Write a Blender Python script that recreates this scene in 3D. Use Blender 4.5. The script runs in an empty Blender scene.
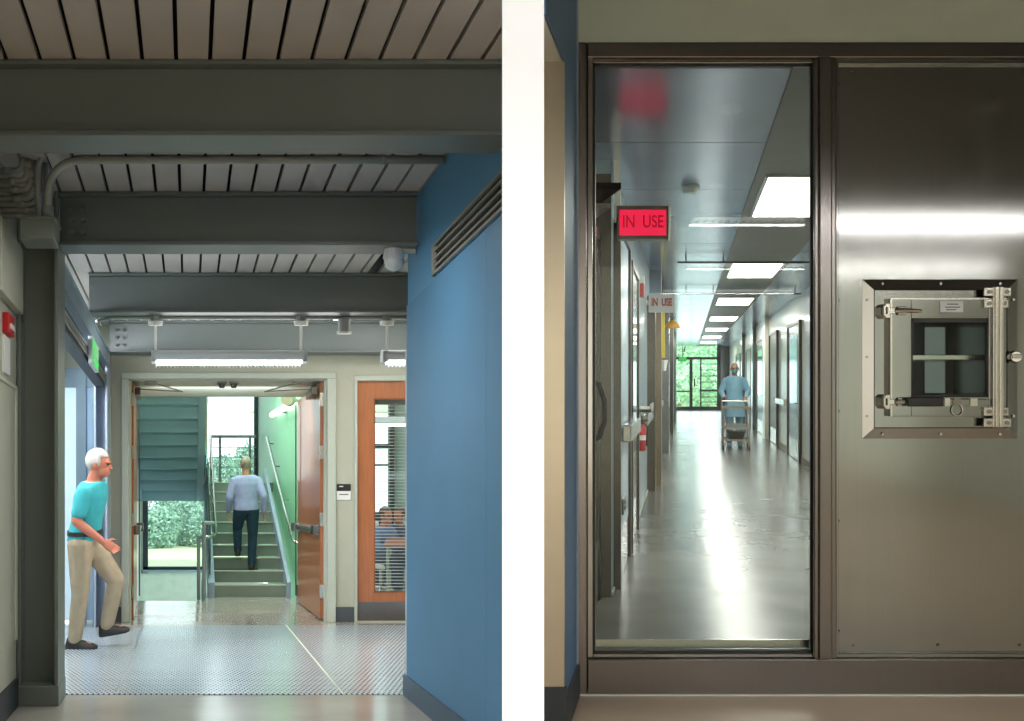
import bpy, bmesh, math, random
from mathutils import Vector, Matrix, noise
random.seed(7)
scene = bpy.context.scene
C = scene.collection
V = Vector
PI = math.pi

# ------------------------------------------------------------------ plan of the building
# Two passages leave one vestibule.  The ramped hall runs off to the left and falls gently,
# the corridor behind the steel screen runs off to the right on the level.
def hall(u, v, w):        # u across, v along, w above the hall floor
    return V((u - 0.248 * v, v, 0.29 + w - 0.130 * v))
def corr(u, v, w):        # same for the corridor
    return V((u + 0.249 * v, v, w))
EYE_H, EYE_C = 1.17, 1.46
def hp(x, y, v): return ((x - 189) * v / 1000, v, EYE_H + (508 - y) * v / 1000)
def cp(x, y, v): return ((x - 686) * v / 1000, v, EYE_C + (378 - y) * v / 1000)
def hu(x, v): return (x - 189) * v / 1000
def hw(y, v): return EYE_H + (508 - y) * v / 1000
def cu(x, v): return (x - 686) * v / 1000
def cw(y, v): return EYE_C + (378 - y) * v / 1000
def rig(base, rz=0.0, sc=1.0):
    base = V(base); m = Matrix.Rotation(rz, 3, 'Z')
    return lambda u, v, w: base + m @ (V((u, v, w)) * sc)

# ------------------------------------------------------------------ materials
def lin(c):
    return tuple(((x / 255) / 12.92 if x / 255 <= 0.04045 else ((x / 255 + 0.055) / 1.055) ** 2.4) for x in c) + (1.0,)
MATS = {}
def M(name, rgb=(128, 128, 128), rough=0.5, metal=0.0, var=0.06, scale=6.0, stretch=(1, 1, 1), bump=0.0,
      emis=0.0, ecol=None, alpha=1.0, spec=0.5, rvar=0.0, coat=0.0):
    if name in MATS: return MATS[name]
    m = bpy.data.materials.new(name); m.use_nodes = True
    nt = m.node_tree; N = nt.nodes; K = nt.links
    b = N['Principled BSDF']
    b.inputs['Roughness'].default_value = rough
    b.inputs['Metallic'].default_value = metal
    b.inputs['Specular IOR Level'].default_value = spec
    b.inputs['Coat Weight'].default_value = coat
    b.inputs['Coat Roughness'].default_value = 0.1
    tc = N.new('ShaderNodeTexCoord'); mp = N.new('ShaderNodeMapping')
    mp.inputs['Scale'].default_value = stretch
    K.new(tc.outputs['Object'], mp.inputs['Vector'])
    nz = N.new('ShaderNodeTexNoise'); nz.inputs['Scale'].default_value = scale; nz.inputs['Detail'].default_value = 4
    K.new(mp.outputs['Vector'], nz.inputs['Vector'])
    rp = N.new('ShaderNodeValToRGB')
    base = lin(rgb)
    rp.color_ramp.elements[0].position = 0.3; rp.color_ramp.elements[1].position = 0.7
    rp.color_ramp.elements[0].color = tuple(max(0, x * (1 - var)) for x in base[:3]) + (1,)
    rp.color_ramp.elements[1].color = tuple(min(1, x * (1 + var)) for x in base[:3]) + (1,)
    K.new(nz.outputs['Fac'], rp.inputs['Fac']); K.new(rp.outputs['Color'], b.inputs['Base Color'])
    if rvar:
        mr = N.new('ShaderNodeMapRange'); mr.inputs['To Min'].default_value = max(0.02, rough - rvar); mr.inputs['To Max'].default_value = rough + rvar
        K.new(nz.outputs['Fac'], mr.inputs['Value']); K.new(mr.outputs['Result'], b.inputs['Roughness'])
    if bump:
        bp = N.new('ShaderNodeBump'); bp.inputs['Strength'].default_value = bump; bp.inputs['Distance'].default_value = 0.01
        K.new(nz.outputs['Fac'], bp.inputs['Height']); K.new(bp.outputs['Normal'], b.inputs['Normal'])
    if emis:
        b.inputs['Emission Color'].default_value = lin(ecol or rgb); b.inputs['Emission Strength'].default_value = emis
    b.inputs['Alpha'].default_value = alpha
    MATS[name] = m
    return m
def glass(name, tint=(255, 255, 255), ior=1.45, rough=0.0, boost=0.0):
    if name in MATS: return MATS[name]
    m = bpy.data.materials.new(name); m.use_nodes = True
    nt = m.node_tree; N = nt.nodes; K = nt.links; N.clear()
    out = N.new('ShaderNodeOutputMaterial'); mix = N.new('ShaderNodeMixShader'); fr = N.new('ShaderNodeFresnel')
    tr = N.new('ShaderNodeBsdfTransparent'); gl = N.new('ShaderNodeBsdfGlossy')
    fr.inputs['IOR'].default_value = ior; tr.inputs['Color'].default_value = lin(tint); gl.inputs['Roughness'].default_value = rough
    ad = N.new('ShaderNodeMath'); ad.operation = 'ADD'; ad.inputs[1].default_value = boost
    K.new(fr.outputs[0], ad.inputs[0]); K.new(ad.outputs[0], mix.inputs[0])
    K.new(tr.outputs[0], mix.inputs[1]); K.new(gl.outputs[0], mix.inputs[2]); K.new(mix.outputs[0], out.inputs[0])
    MATS[name] = m
    return m
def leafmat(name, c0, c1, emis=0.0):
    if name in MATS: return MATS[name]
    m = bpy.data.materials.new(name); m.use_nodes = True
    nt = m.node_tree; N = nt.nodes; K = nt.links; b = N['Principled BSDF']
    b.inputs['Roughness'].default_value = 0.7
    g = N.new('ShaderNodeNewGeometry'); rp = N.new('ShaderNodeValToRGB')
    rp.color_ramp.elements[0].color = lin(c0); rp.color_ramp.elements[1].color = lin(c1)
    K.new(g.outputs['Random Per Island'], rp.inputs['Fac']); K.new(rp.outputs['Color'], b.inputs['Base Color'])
    K.new(rp.outputs['Color'], b.inputs['Emission Color']); b.inputs['Emission Strength'].default_value = emis  # leaves glow in their own colour to look sunlit
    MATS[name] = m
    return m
def gratemat():
    m = bpy.data.materials.new('grille_metal'); m.use_nodes = True
    nt = m.node_tree; N = nt.nodes; K = nt.links; b = N['Principled BSDF']
    b.inputs['Metallic'].default_value = 0.35; b.inputs['Roughness'].default_value = 0.2
    tc = N.new('ShaderNodeTexCoord'); sp = N.new('ShaderNodeSeparateXYZ'); K.new(tc.outputs['Object'], sp.inputs[0])
    def wave(sock, k):
        a = N.new('ShaderNodeMath'); a.operation = 'MULTIPLY'; a.inputs[1].default_value = k; K.new(sock, a.inputs[0])
        s = N.new('ShaderNodeMath'); s.operation = 'SINE'; K.new(a.outputs[0], s.inputs[0]); return s.outputs[0]
    sk = N.new('ShaderNodeMath'); sk.operation = 'MULTIPLY_ADD'; sk.inputs[1].default_value = 0.248
    K.new(sp.outputs['Y'], sk.inputs[0]); K.new(sp.outputs['X'], sk.inputs[2])
    mu = N.new('ShaderNodeMath'); mu.operation = 'MULTIPLY'
    K.new(wave(sk.outputs[0], 190), mu.inputs[0]); K.new(wave(sp.outputs['Y'], 66), mu.inputs[1])
    rp = N.new('ShaderNodeValToRGB'); rp.color_ramp.elements[0].position = 0.15; rp.color_ramp.elements[1].position = 0.4
    rp.color_ramp.elements[0].color = lin((216, 228, 236)); rp.color_ramp.elements[1].color = lin((92, 108, 122))
    K.new(mu.outputs[0], rp.inputs['Fac']); K.new(rp.outputs['Color'], b.inputs['Base Color'])
    bp = N.new('ShaderNodeBump'); bp.inputs['Strength'].default_value = 0.05; bp.inputs['Distance'].default_value = 0.004; bp.invert = True
    K.new(mu.outputs[0], bp.inputs['Height']); K.new(bp.outputs['Normal'], b.inputs['Normal'])
    return m

rail_light = M('closer_arm', (150, 152, 150), .4, metal=.4)
paint_cream = M('paint_cream', (176, 176, 158), 0.6, var=0.03)
paint_blue = M('paint_blue', (84, 146, 190), 0.5, var=0.03, scale=2)
paint_blue_panel = M('paint_blue_panel', (78, 134, 174), 0.55, var=0.04, scale=2)
paint_blue_dark = M('paint_blue_dark', (92, 126, 164), 0.5, var=0.03)
paint_green = M('paint_green', (150, 222, 172), 0.45, var=0.03, scale=2)
paint_pale = M('paint_pale', (206, 218, 214), 0.55, var=0.03)
paint_greygreen = M('paint_greygreen', (196, 206, 194), 0.6, var=0.03)
paint_soffit = M('paint_soffit', (206, 202, 186), 0.55, var=0.02)
white_pier_glow = M('white_pier_glow', (250, 250, 250), 0.7, var=0.0, emis=0.75)  # own glow keeps the pier white without a lamp
plank = M('plank_grey', (182, 178, 174), 0.6, var=0.05, scale=3)
black_gap = M('black_gap', (12, 12, 12), 0.9)
beam_grey = M('beam_grey', (98, 106, 104), 0.42, var=0.06, scale=3)
column_grey = M('column_grey', (104, 110, 102), 0.42, var=0.05, scale=3)
conduit_grey = M('conduit_grey', (150, 152, 146), 0.4, metal=0.2)
channel_blue = M('channel_blue', (122, 142, 156), 0.4)
lavender = M('lavender_reflection', (160, 172, 190), 0.45)  # lavender reflection on the steel put into its colour
rubber = M('rubber_base', (74, 80, 84), 0.6)
rubber_dark = M('rubber_base_dark', (48, 54, 60), 0.55)
concrete = M('polished_concrete', (172, 168, 158), 0.16, var=0.14, scale=1.6, rvar=0.07, spec=0.55, coat=0.15)
concrete_tan = M('tan_concrete', (190, 168, 142), 0.3, var=0.12, scale=2.0, rvar=0.06)
concrete_corr = M('corridor_concrete', (120, 119, 113), 0.23, var=0.12, scale=2.2, rvar=0.07, coat=0.0)
grate = gratemat()
wood = M('orange_wood', (170, 102, 60), 0.3, var=0.16, scale=5, stretch=(9, 9, 0.6), coat=0.3)
wood_edge = M('orange_wood_edge', (138, 82, 48), 0.4, var=0.15, scale=5, stretch=(9, 9, 0.6))
steel = M('brushed_steel', (162, 162, 160), 0.12, metal=1.0, var=0.025, scale=3, stretch=(60, 60, .5), rvar=0.03)
steel_frame = M('brushed_steel_frame', (134, 130, 128), 0.2, metal=1.0, var=0.03, scale=3, stretch=(50, 50, .6), rvar=0.03)
steel_bright = M('bright_steel', (214, 210, 202), 0.22, metal=1.0, var=0.03)
steel_dark = M('dark_steel', (104, 100, 94), 0.32, metal=1.0, var=0.05)
steel_door = M('door_steel', (142, 146, 148), 0.24, metal=0.9, var=0.05, scale=4, stretch=(1, 1, 20))
panel_ice = M('ice_blue_panel', (196, 216, 232), 0.25, metal=0.2, var=0.03)
corr_ceiling = M('corridor_ceiling', (170, 184, 206), 0.2, metal=0.45, var=0.05, scale=2)
light_strip_grey = M('light_strip_grey', (138, 136, 130), 0.4, metal=0.2)
chrome = M('chrome', (220, 220, 218), 0.12, metal=1.0, var=0.0)
black = M('black_plastic', (22, 23, 26), 0.4)
white_plastic = M('white_plastic', (232, 232, 226), 0.45, var=0.02)
lamp_body = M('lamp_body', (202, 208, 212), 0.4, var=0.02)
lamp_glow = M('lamp_glow', (255, 250, 238), 0.5, var=0, emis=5.0)
lamp_glow_v = M('lamp_glow_vestibule', (255, 248, 236), 0.5, var=0, emis=5.0)
panel_glow = M('panel_glow', (255, 250, 238), 0.5, var=0, emis=14)
red = M('alarm_red', (190, 28, 30), 0.4)
red_glow = M('sign_red_glow', (250, 40, 84), 0.5, var=0, emis=1.0, ecol=(250, 34, 78))
red_letter = M('sign_red_letter', (168, 10, 40), 0.6, var=0, emis=0.75, ecol=(206, 14, 52))
green_glow = M('exit_green', (40, 200, 90), 0.5, var=0, emis=0.7, ecol=(40, 200, 90))
yellow = M('safety_yellow', (214, 190, 40), 0.45)
amber = M('amber_yellow', (206, 150, 30), 0.45)
dark_frame = M('dark_window_frame', (50, 62, 70), 0.4, var=0.04)
teal_grey = M('teal_grey', (146, 180, 188), 0.5, var=0.04)
teal_light = M('teal_light', (158, 184, 196), 0.45, var=0.03)
tread = M('stair_tread', (126, 138, 126), 0.45, var=0.06)
nosing = M('stair_nosing', (190, 194, 176), 0.4)
stair_side = M('stair_side', (150, 168, 184), 0.45)
pane = glass('clear_pane', (244, 250, 248))
pane_screen = glass('screen_pane', (242, 246, 244), ior=1.33)
pane_soft = glass('landing_pane', (214, 232, 236), rough=0.05)
frost = M('frosted_pane', (206, 226, 240), 0.25, var=0.03, emis=0.35, ecol=(190, 216, 240))  # own glow stands for the daylit room behind the pane
lawn_green = M('lawn_green', (176, 194, 150), 0.9, var=0.2, scale=3)
bark = M('bark', (84, 66, 50), 0.9, var=0.2)
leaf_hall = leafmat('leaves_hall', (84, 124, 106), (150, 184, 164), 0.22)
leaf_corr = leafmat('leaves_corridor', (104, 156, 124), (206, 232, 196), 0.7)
skin = M('skin', (204, 150, 122), 0.55, var=0.05)
skin_red = M('skin_ruddy', (196, 120, 96), 0.55, var=0.05)
hair_white = M('hair_white', (196, 190, 184), 0.7, var=0.12, scale=40)
hair_sand = M('hair_sand', (150, 138, 120), 0.7, var=0.15, scale=40)
hair_brown = M('hair_brown', (92, 60, 44), 0.7, var=0.15, scale=40)
cloth_teal = M('cloth_teal', (58, 170, 178), 0.8, var=0.08, scale=14, bump=0.2)
cloth_khaki = M('cloth_khaki', (174, 158, 134), 0.85, var=0.07, scale=14, bump=0.2)
cloth_violet = M('cloth_violet', (156, 164, 200), 0.85, var=0.07, scale=14, bump=0.2)
cloth_jeans = M('cloth_jeans', (30, 58, 76), 0.85, var=0.14, scale=18, bump=0.2)
cloth_gown = M('cloth_gown', (146, 196, 222), 0.8, var=0.06, scale=14, bump=0.25)
cloth_trouser = M('cloth_scrub', (120, 158, 182), 0.85, var=0.07, scale=14)
cloth_navy = M('cloth_navy', (64, 72, 96), 0.85, var=0.1)
cloth_blue = M('cloth_blue', (96, 118, 160), 0.85, var=0.1)
mask_teal = M('mask_teal', (84, 176, 178), 0.8)
glove = M('glove_blue', (110, 190, 206), 0.6)
shoe_dark = M('shoe_dark', (44, 42, 42), 0.5)
brown_top = M('brown_table_top', (150, 84, 56), 0.4, var=0.1)

# ------------------------------------------------------------------ shape collector
class S:
    def __init__(s, f=None):
        s.bm = bmesh.new(); s.f = f or (lambda u, v, w: V((u, v, w)))
    def face(s, vs):
        try: return s.bm.faces.new(vs)
        except ValueError: return None
    def hexa(s, p):                    # bottom 4 then top 4, frame coordinates
        q = [s.bm.verts.new(s.f(*x)) for x in p]
        for i in ((3, 2, 1, 0), (4, 5, 6, 7), (0, 1, 5, 4), (1, 2, 6, 5), (2, 3, 7, 6), (3, 0, 4, 7)):
            s.face([q[k] for k in i])
        return s
    def box(s, u0, u1, v0, v1, w0, w1):
        return s.hexa([(u0, v0, w0), (u1, v0, w0), (u1, v1, w0), (u0, v1, w0), (u0, v0, w1), (u1, v0, w1), (u1, v1, w1), (u0, v1, w1)])
    def prism(s, prof, axis, t0, t1):  # prof in the two other axes, in order
        def P(a, b, t):
            return s.f(*{'u': (t, a, b), 'v': (a, t, b), 'w': (a, b, t)}[axis])
        A = [s.bm.verts.new(P(a, b, t0)) for a, b in prof]; B = [s.bm.verts.new(P(a, b, t1)) for a, b in prof]
        n = len(prof)
        s.face(A[::-1]); s.face(B)
        for i in range(n): s.face([A[i], A[(i + 1) % n], B[(i + 1) % n], B[i]])
        return s
    def rings(s, rs, cap=True):
        n = len(rs[0])
        vs = [[s.bm.verts.new(p) for p in r] for r in rs]
        for a, b in zip(vs, vs[1:]):
            for i in range(n): s.face([a[i], a[(i + 1) % n], b[(i + 1) % n], b[i]])
        if cap: s.face(vs[0][::-1]); s.face(vs[-1])
        return s
    def tube(s, path, r, n=10, world=False):
        P = [V(p) if world else s.f(*p) for p in path]
        rr = r if isinstance(r, (list, tuple)) else [r] * len(P)
        rs = []; ref = None
        for i, p in enumerate(P):
            t = (P[min(i + 1, len(P) - 1)] - P[max(i - 1, 0)]).normalized()
            if ref is None:
                ref = t.orthogonal().normalized()
            ref = (ref - t * ref.dot(t)).normalized()
            bi = t.cross(ref)
            rs.append([p + (ref * math.cos(2 * PI * k / n) + bi * math.sin(2 * PI * k / n)) * rr[i] for k in range(n)])
        return s.rings(rs)
    def ball(s, c, rx, ry=None, rz=None, nu=14, nv=9, rot=None):
        ry = ry or rx; rz = rz or rx; c = s.f(*c)
        m = bmesh.ops.create_uvsphere(s.bm, u_segments=nu, v_segments=nv, radius=1)
        for v in m['verts']:
            q = V((v.co.x * rx, v.co.y * ry, v.co.z * rz))
            if rot: q = rot @ q
            v.co = c + q
        return s
def fillet(a, b, c, r, n=6):           # points rounding the corner b
    a, b, c = V(a), V(b), V(c); d0 = (a - b).normalized(); d1 = (c - b).normalized()
    p0, p1 = b + d0 * r, b + d1 * r; out = []
    for i in range(n + 1):
        t = i / n; out.append(tuple(p0 * (1 - t) ** 2 + b * 2 * t * (1 - t) + p1 * t * t))
    return out

ORG = {}
def mk(name, s, mat, parent=None, bevel=0.0, smooth=False, origin=None):
    me = bpy.data.meshes.new(name)
    bmesh.ops.recalc_face_normals(s.bm, faces=s.bm.faces)
    if parent is not None: o0 = ORG[parent.name]
    elif origin is not None: o0 = V(origin)
    else:
        xs = [v.co for v in s.bm.verts]
        o0 = V(((min(p.x for p in xs) + max(p.x for p in xs)) / 2, (min(p.y for p in xs) + max(p.y for p in xs)) / 2, min(p.z for p in xs)))
    for v in s.bm.verts: v.co -= o0
    if smooth:
        for f in s.bm.faces: f.smooth = True
    s.bm.to_mesh(me); s.bm.free()
    o = bpy.data.objects.new(name, me); C.objects.link(o)
    me.materials.append(mat)
    if parent is not None: o.parent = parent
    else: o.location = o0
    ORG[o.name] = o0
    if bevel:
        b = o.modifiers.new('bevel', 'BEVEL'); b.width = bevel; b.segments = 2; b.limit_method = 'ANGLE'; b.angle_limit = math.radians(40)
    return o
def tag(o, label=None, cat=None, group=None, kind=None):
    if label: o['label'] = label
    if cat: o['category'] = cat
    if group: o['group'] = group
    if kind: o['kind'] = kind
    return o
def thing(name, label, cat, loc, group=None, kind=None):
    o = bpy.data.objects.new(name, None); C.objects.link(o); o.location = loc; o.empty_display_size = 0.1
    ORG[o.name] = V(loc)
    return tag(o, label, cat, group, kind)
def shell(name, s, mat, label, cat='wall', bevel=0.0, group=None):
    return tag(mk(name, s, mat, bevel=bevel), label, cat, group, 'structure')
def copy_tree(o, off, label=None, parent=None):
    c = o.copy(); C.objects.link(c); c.parent = parent
    if parent is None: c.location = o.location + V(off)
    ORG[c.name] = ORG[o.name] + V(off)
    if label: c['label'] = label
    for ch in list(o.children): copy_tree(ch, off, None, c)
    return c
def lettering(name, text, size, loc, mat, parent, width=None, rot=(PI / 2, 0, 0), extrude=0.001, bold=0.0):
    cu_ = bpy.data.curves.new(name, 'FONT'); cu_.body = text; cu_.size = size; cu_.align_x = 'CENTER'; cu_.align_y = 'CENTER'
    cu_.extrude = extrude; cu_.offset = bold
    cu_.materials.append(mat)
    tmp = bpy.data.objects.new(name, cu_); C.objects.link(tmp); dg = bpy.context.evaluated_depsgraph_get()
    me = bpy.data.meshes.new_from_object(tmp.evaluated_get(dg)); bpy.data.objects.remove(tmp); me.name = name
    o = bpy.data.objects.new(name, me); C.objects.link(o); o.parent = parent
    o.location = V(loc) - ORG[parent.name]; o.rotation_euler = rot
    if width: o.scale = (width, 1, 1)
    ORG[o.name] = V(loc)
    return o
def area(name, loc, sx, sy, power, color=(1, 1, 1), rot=(0, 0, 0)):
    l = bpy.data.lights.new(name, 'AREA'); l.shape = 'RECTANGLE'; l.size = sx; l.size_y = sy; l.energy = power; l.color = color
    o = bpy.data.objects.new(name, l); C.objects.link(o); o.location = loc; o.rotation_euler = rot
    return o

# ================================================================== VESTIBULE (around the viewer)
W0 = S()
shell('floor_vestibule', S().box(-2.4, 6.6, -8, 4.0, -0.1, 0).box(0.385, 6.6, 4.0, 4.59, -0.1, 0), concrete_tan, 'tan concrete floor in front of the steel screen', 'floor')
shell('ceiling_vestibule', S().box(-2.4, 6.6, -8, 4.75, 3.4, 3.5), M('vestibule_ceiling', (92, 90, 86), 0.6), 'dark ceiling over the vestibule', 'ceiling')
shell('wall_back', S().box(-2.4, 6.6, -8.1, -8, -0.1, 3.5), M('vestibule_wall', (206, 202, 190), 0.6), 'plain grey wall at the back of the vestibule')
shell('wall_vestibule_left', S().box(-2.5, -2.4, -8.1, 4.5, -0.6, 3.5), paint_cream, 'cream side wall left in the vestibule')
shell('wall_vestibule_right', S().box(6.6, 6.7, -8.1, 4.8, -0.1, 3.5), paint_greygreen, 'grey green side wall right in the vestibule')
shell('wall_added_pier', S().box(0.231, 0.3745, 3.5, 3.55, 0.0, 3.4), white_pier_glow, 'added self-lit white pier between the hall and the steel screen')  # pier added to fill the white gap between the passages

def vest_lamp(x0, x1, y, lab):
    t = thing('linear_pendant', lab, 'lamp', ((x0 + x1) / 2, y, 2.56), 'linear pendants of the vestibule')
    mk('lamp_housing', S().prism([(y - .07, 2.60), (y - .06, 2.70), (y + .06, 2.70), (y + .07, 2.60)], 'u', x0, x1), lamp_body, t, 0.004)
    mk('diffuser', S().box(x0 + .03, x1 - .03, y - .06, y + .06, 2.575, 2.597), lamp_glow_v, t)
    lv = S(); k = x0 + .04
    while k < x1 - .03: lv.box(k, k + .012, y - .062, y + .062, 2.56, 2.576); k += 0.055
    mk('louver', lv, lamp_body, t)
    for x in (x0 + .3, x1 - .3):
        mk('stem', S().tube([(x, y, 2.70), (x, y, 3.38)], 0.009), white_plastic, t)
        mk('ceiling_cup', S().tube([(x, y, 3.36), (x, y, 3.40)], [0.075, 0.07], 16), white_plastic, t)
    area('pendant_light', ((x0 + x1) / 2, y, 2.55), x1 - x0, 0.12, 15 * (x1 - x0), (1, .99, .97))
vest_lamp(1.8, 4.2, 2.2, 'long white linear pendant lamp hanging nearest the steel screen')
vest_lamp(2.5, 5.6, -0.7, 'long white linear pendant lamp hanging in the middle of the vestibule')
vest_lamp(2.9, 4.6, -3.6, 'shorter white linear pendant lamp hanging near the back wall')
vest_lamp(-1.9, 0.2, 1.4, 'added linear pendant lamp, unseen fill light on the left of the vestibule')  # invented lamp, lights the front of the hall from out of view

# ================================================================== HALL : shell
CEIL = 3.045
# ceiling planks
s = S(hall); k = -1.9
while k < 2.6:
    a, b = k + .009, k + .142 - .009
    # the blue wall stops the planks near the viewer
    for (v0, v1, umax) in ((3.6, 4.2, 1.31), (4.2, 10.4, 1.42 if True else 2.6)):
        if a < umax: s.box(a, min(b, umax), v0, v1, CEIL, CEIL + .03)
    if a >= 1.40: s.box(a, b, 6.25, 10.4, CEIL, CEIL + .03)
    k += .142
shell('ceiling', s, plank, 'grey plank ceiling with dark gaps over the hall', 'ceiling')
shell('ceiling_backing', S(hall).box(-1.9, 1.31, 3.6, 4.2, CEIL + .12, CEIL + .16).box(-1.9, 1.46, 4.2, 6.25, CEIL + .12, CEIL + .16).box(-1.9, 2.7, 6.25, 10.5, CEIL + .12, CEIL + .16),
      black_gap, 'black void seen through the gaps of the plank ceiling', 'ceiling')
shell('wall_light_block', S().box(-2.4, 0.5, 4.75, 4.85, 2.8, 3.5), black_gap, 'added dark bulkhead blocking sky light above the plank ceiling')  # unseen board added to stop sky light leaking in
# floor
FL = S(hall).box(-1.9, 1.46, 4.0, 6.25, -.1, 0).box(-1.9, 2.3, 6.25, 10.3, -.1, 0).box(-1.0, 1.5, 10.3, 12.6, -.1, 0).box(.2, 1.5, 12.6, 13.2, -.1, 0)
FL.box(1.5, 3.4, 10.3, 16.5, -.1, 0)
shell('floor', FL, concrete, 'polished grey concrete floor of the hall', 'floor')
g = S(hall)
g.box(-1.5, -.456, 6.26, 9.75, 0, .006)
for v0, v1 in ((6.26, 8.79), (8.80, 9.95)): g.box(-.444, .958, v0, v1, 0, .006)
g.box(.97, 2.25, 6.26, 9.95, 0, .006)
gr = tag(mk('entrance_grille', g, grate), 'perforated metal walk-off grille set in the hall floor before the open doors', 'floor grille')
mk('joint_strip', S(hall).box(.958, .97, 6.26, 9.95, 0, .008), nosing, gr)
mk('joint_strip', S(hall).box(-.456, -.444, 6.26, 9.95, 0, .007), M('joint_grey', (140, 146, 148), .4), gr)
# beams
def beam(v0, u0, u1, lab, depth=.22, w0=2.725, mat=beam_grey, bolts=()):
    s = S(hall); m = v0 + depth / 2; ft = .02
    s.box(u0, u1, v0, v0 + depth, w0, w0 + ft)
    s.box(u0, u1, v0, v0 + depth, CEIL - ft - .003, CEIL - .003)
    s.box(u0, u1, v0 + depth * .2, v0 + depth * .3, w0 + ft, CEIL - ft - .003)
    b = tag(mk('ceiling_beam', s, mat, bevel=.004), lab, 'beam', 'steel beams crossing the hall', 'structure')
    for ub in bolts:
        for i in range(3):
            w = w0 + .08 + i * .075
            mk('bolt', S(hall).tube([(ub, v0 + depth * .2 - .03, w), (ub, v0 + depth * .2, w)], .016, 6), mat, b)
    return b
beam(4.17, -1.9, 1.355, 'nearest and darkest steel beam across the hall')
beam(5.91, -.77, 1.355, 'second steel beam, fixed to the front column', bolts=(-.70, -.63))
beam(7.95, -.80, 2.3, 'third steel beam, with lamp cups under it')
beam(9.98, -.80, 2.3, 'farthest steel beam just above the cream door wall', bolts=(-.72, -.65))
# bolted end plates
# column
def column(u0, u1, v0, v1, w1, mat, lab, plinth=.12):
    t = thing('steel_column', lab, 'column', hall((u0 + u1) / 2, (v0 + v1) / 2, 0), 'steel columns', 'structure')
    mk('flange', S(hall).box(u0, u0 + .022, v0, v1, 0, w1), mat, t, .003)
    mk('flange', S(hall).box(u1 - .022, u1, v0, v1, 0, w1), mat, t, .003)
    mk('web', S(hall).box(u0 + .02, u1 - .02, v0 + (v1 - v0) * .42, v0 + (v1 - v0) * .5, 0, w1), mat, t)
    if plinth: mk('plinth', S(hall).box(u0 - .005, u1 + .005, v0 - .01, v1, 0, plinth), mat, t, .006)
    return t
column(-1.017, -.774, 5.91, 6.24, CEIL, column_grey, 'tall grey steel column at the left front of the hall')
column(-.935, -.80, 9.8, 10.2, 2.72, lavender, 'slim steel column, lavender reflection in its colour, beside the cream door wall', .0)
# left near wall
WL = S(hall).box(-1.2, -1.02, 4.0, 5.95, 0, CEIL)
shell('wall_left', WL, paint_cream, 'cream wall at the left edge of the hall')
shell('baseboard_left', S(hall).box(-1.02, -1.006, 4.0, 5.90, 0, .17), rubber_dark, 'dark rubber base along the left cream wall', 'baseboard')
t = thing('wall_cabinet', 'cream shallow cabinet high on the left wall near the column', 'cabinet', hall(-1.0, 5.6, 2.2))
mk('cabinet_body', S(hall).box(-1.02, -.975, 5.2, 5.88, hw(312, 5.8), hw(246, 5.8)), paint_cream, t, .004)
mk('latch', S(hall).box(-.975, -.968, 5.80, 5.83, 2.25, 2.29), steel_dark, t)
t = thing('fire_alarm_pull', 'red fire alarm pull station on the left wall', 'fire alarm', hall(-1.02, 5.6, 1.9))
mk('alarm_body', S(hall).box(-1.02, -.985, 5.46, 5.64, hw(335, 5.55), hw(315, 5.55)), red, t, .004)
mk('pull_handle', S(hall).box(-.985, -.975, 5.5, 5.6, hw(330, 5.55), hw(325, 5.55)), white_plastic, t)
t = thing('sign_plate', 'narrow white plate under the red pull station', 'sign', hall(-1.02, 5.6, 1.7))
mk('plate', S(hall).box(-1.02, -1.008, 5.46, 5.64, hw(374, 5.55), hw(337, 5.55)), white_plastic, t)
t = thing('wall_panel', 'tall framed cream access panel low on the left wall', 'panel', hall(-1.0, 5.4, .5))
pz0, pz1 = hw(640, 5.8), hw(386, 5.8)
mk('panel_face', S(hall).box(-1.02, -1.010, 4.6, 5.84, pz0, pz1), paint_cream, t)
mk('panel_edge', S(hall).box(-1.02, -1.0, 5.80, 5.84, pz0, pz1).box(-1.02, -1.0, 4.6, 5.84, pz1 - .02, pz1), nosing, t)
shell('trim_column_side', S(hall).box(-1.05, -1.02, 5.90, 5.95, 0, 2.4), rubber_dark, 'dark strip between the cream wall and the column', 'trim')
# left side behind the column : bright glazed side and channel over the opening
shell('wall_left_far', S(hall).box(-1.95, -1.9, 5.9, 10.4, -.1, CEIL), paint_pale, 'pale side wall beyond the columns')
shell('trim_channel', S(hall).box(-.86, -.80, 6.24, 9.9, 2.56, 2.725).box(-.80, -.785, 6.24, 9.9, 2.56, 2.575).box(-.80, -.785, 6.24, 9.9, 2.71, 2.725),
      channel_blue, 'blue grey steel channel running over the side opening', 'trim')
shell('trim_head', S(hall).box(-.92, -.83, 6.24, 9.8, 2.36, 2.52), rubber_dark, 'dark header rail under the channel', 'trim')
for i, w in enumerate((2.46, 2.43, 2.40)):
    t = tag(mk('conduit', S(hall).tube([(-.815, 6.2, w), (-.815, 9.75, w)], .008), conduit_grey, smooth=True),
            ('upper', 'middle', 'lower')[i] + ' thin conduit along the dark header over the side opening', 'conduit', 'conduits along the header')
t = thing('window_2', 'tall frosted side light glowing pale blue beyond the front column', 'window', hall(-1.3, 10.24, 0), None, 'structure')
mk('window_frame', S(hall).box(-1.9, -1.86, 10.2, 10.28, 0, 2.6).box(-1.15, -1.05, 10.18, 10.28, 0, 2.6).box(-1.86, -.93, 10.2, 10.28, 2.4, 2.6).box(-.98, -.935, 10.18, 10.28, 0, 2.6), channel_blue, t)
mk('pane', S(hall).box(-1.86, -1.15, 10.22, 10.25, 0.02, 2.4), frost, t)
mk('pane', S(hall).box(-1.05, -.98, 10.22, 10.25, 0.02, 2.4), M('side_pane', (150, 176, 202), .2, emis=.12, ecol=(150, 180, 210)), t)  # fainter pane glow for the same daylight
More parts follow.
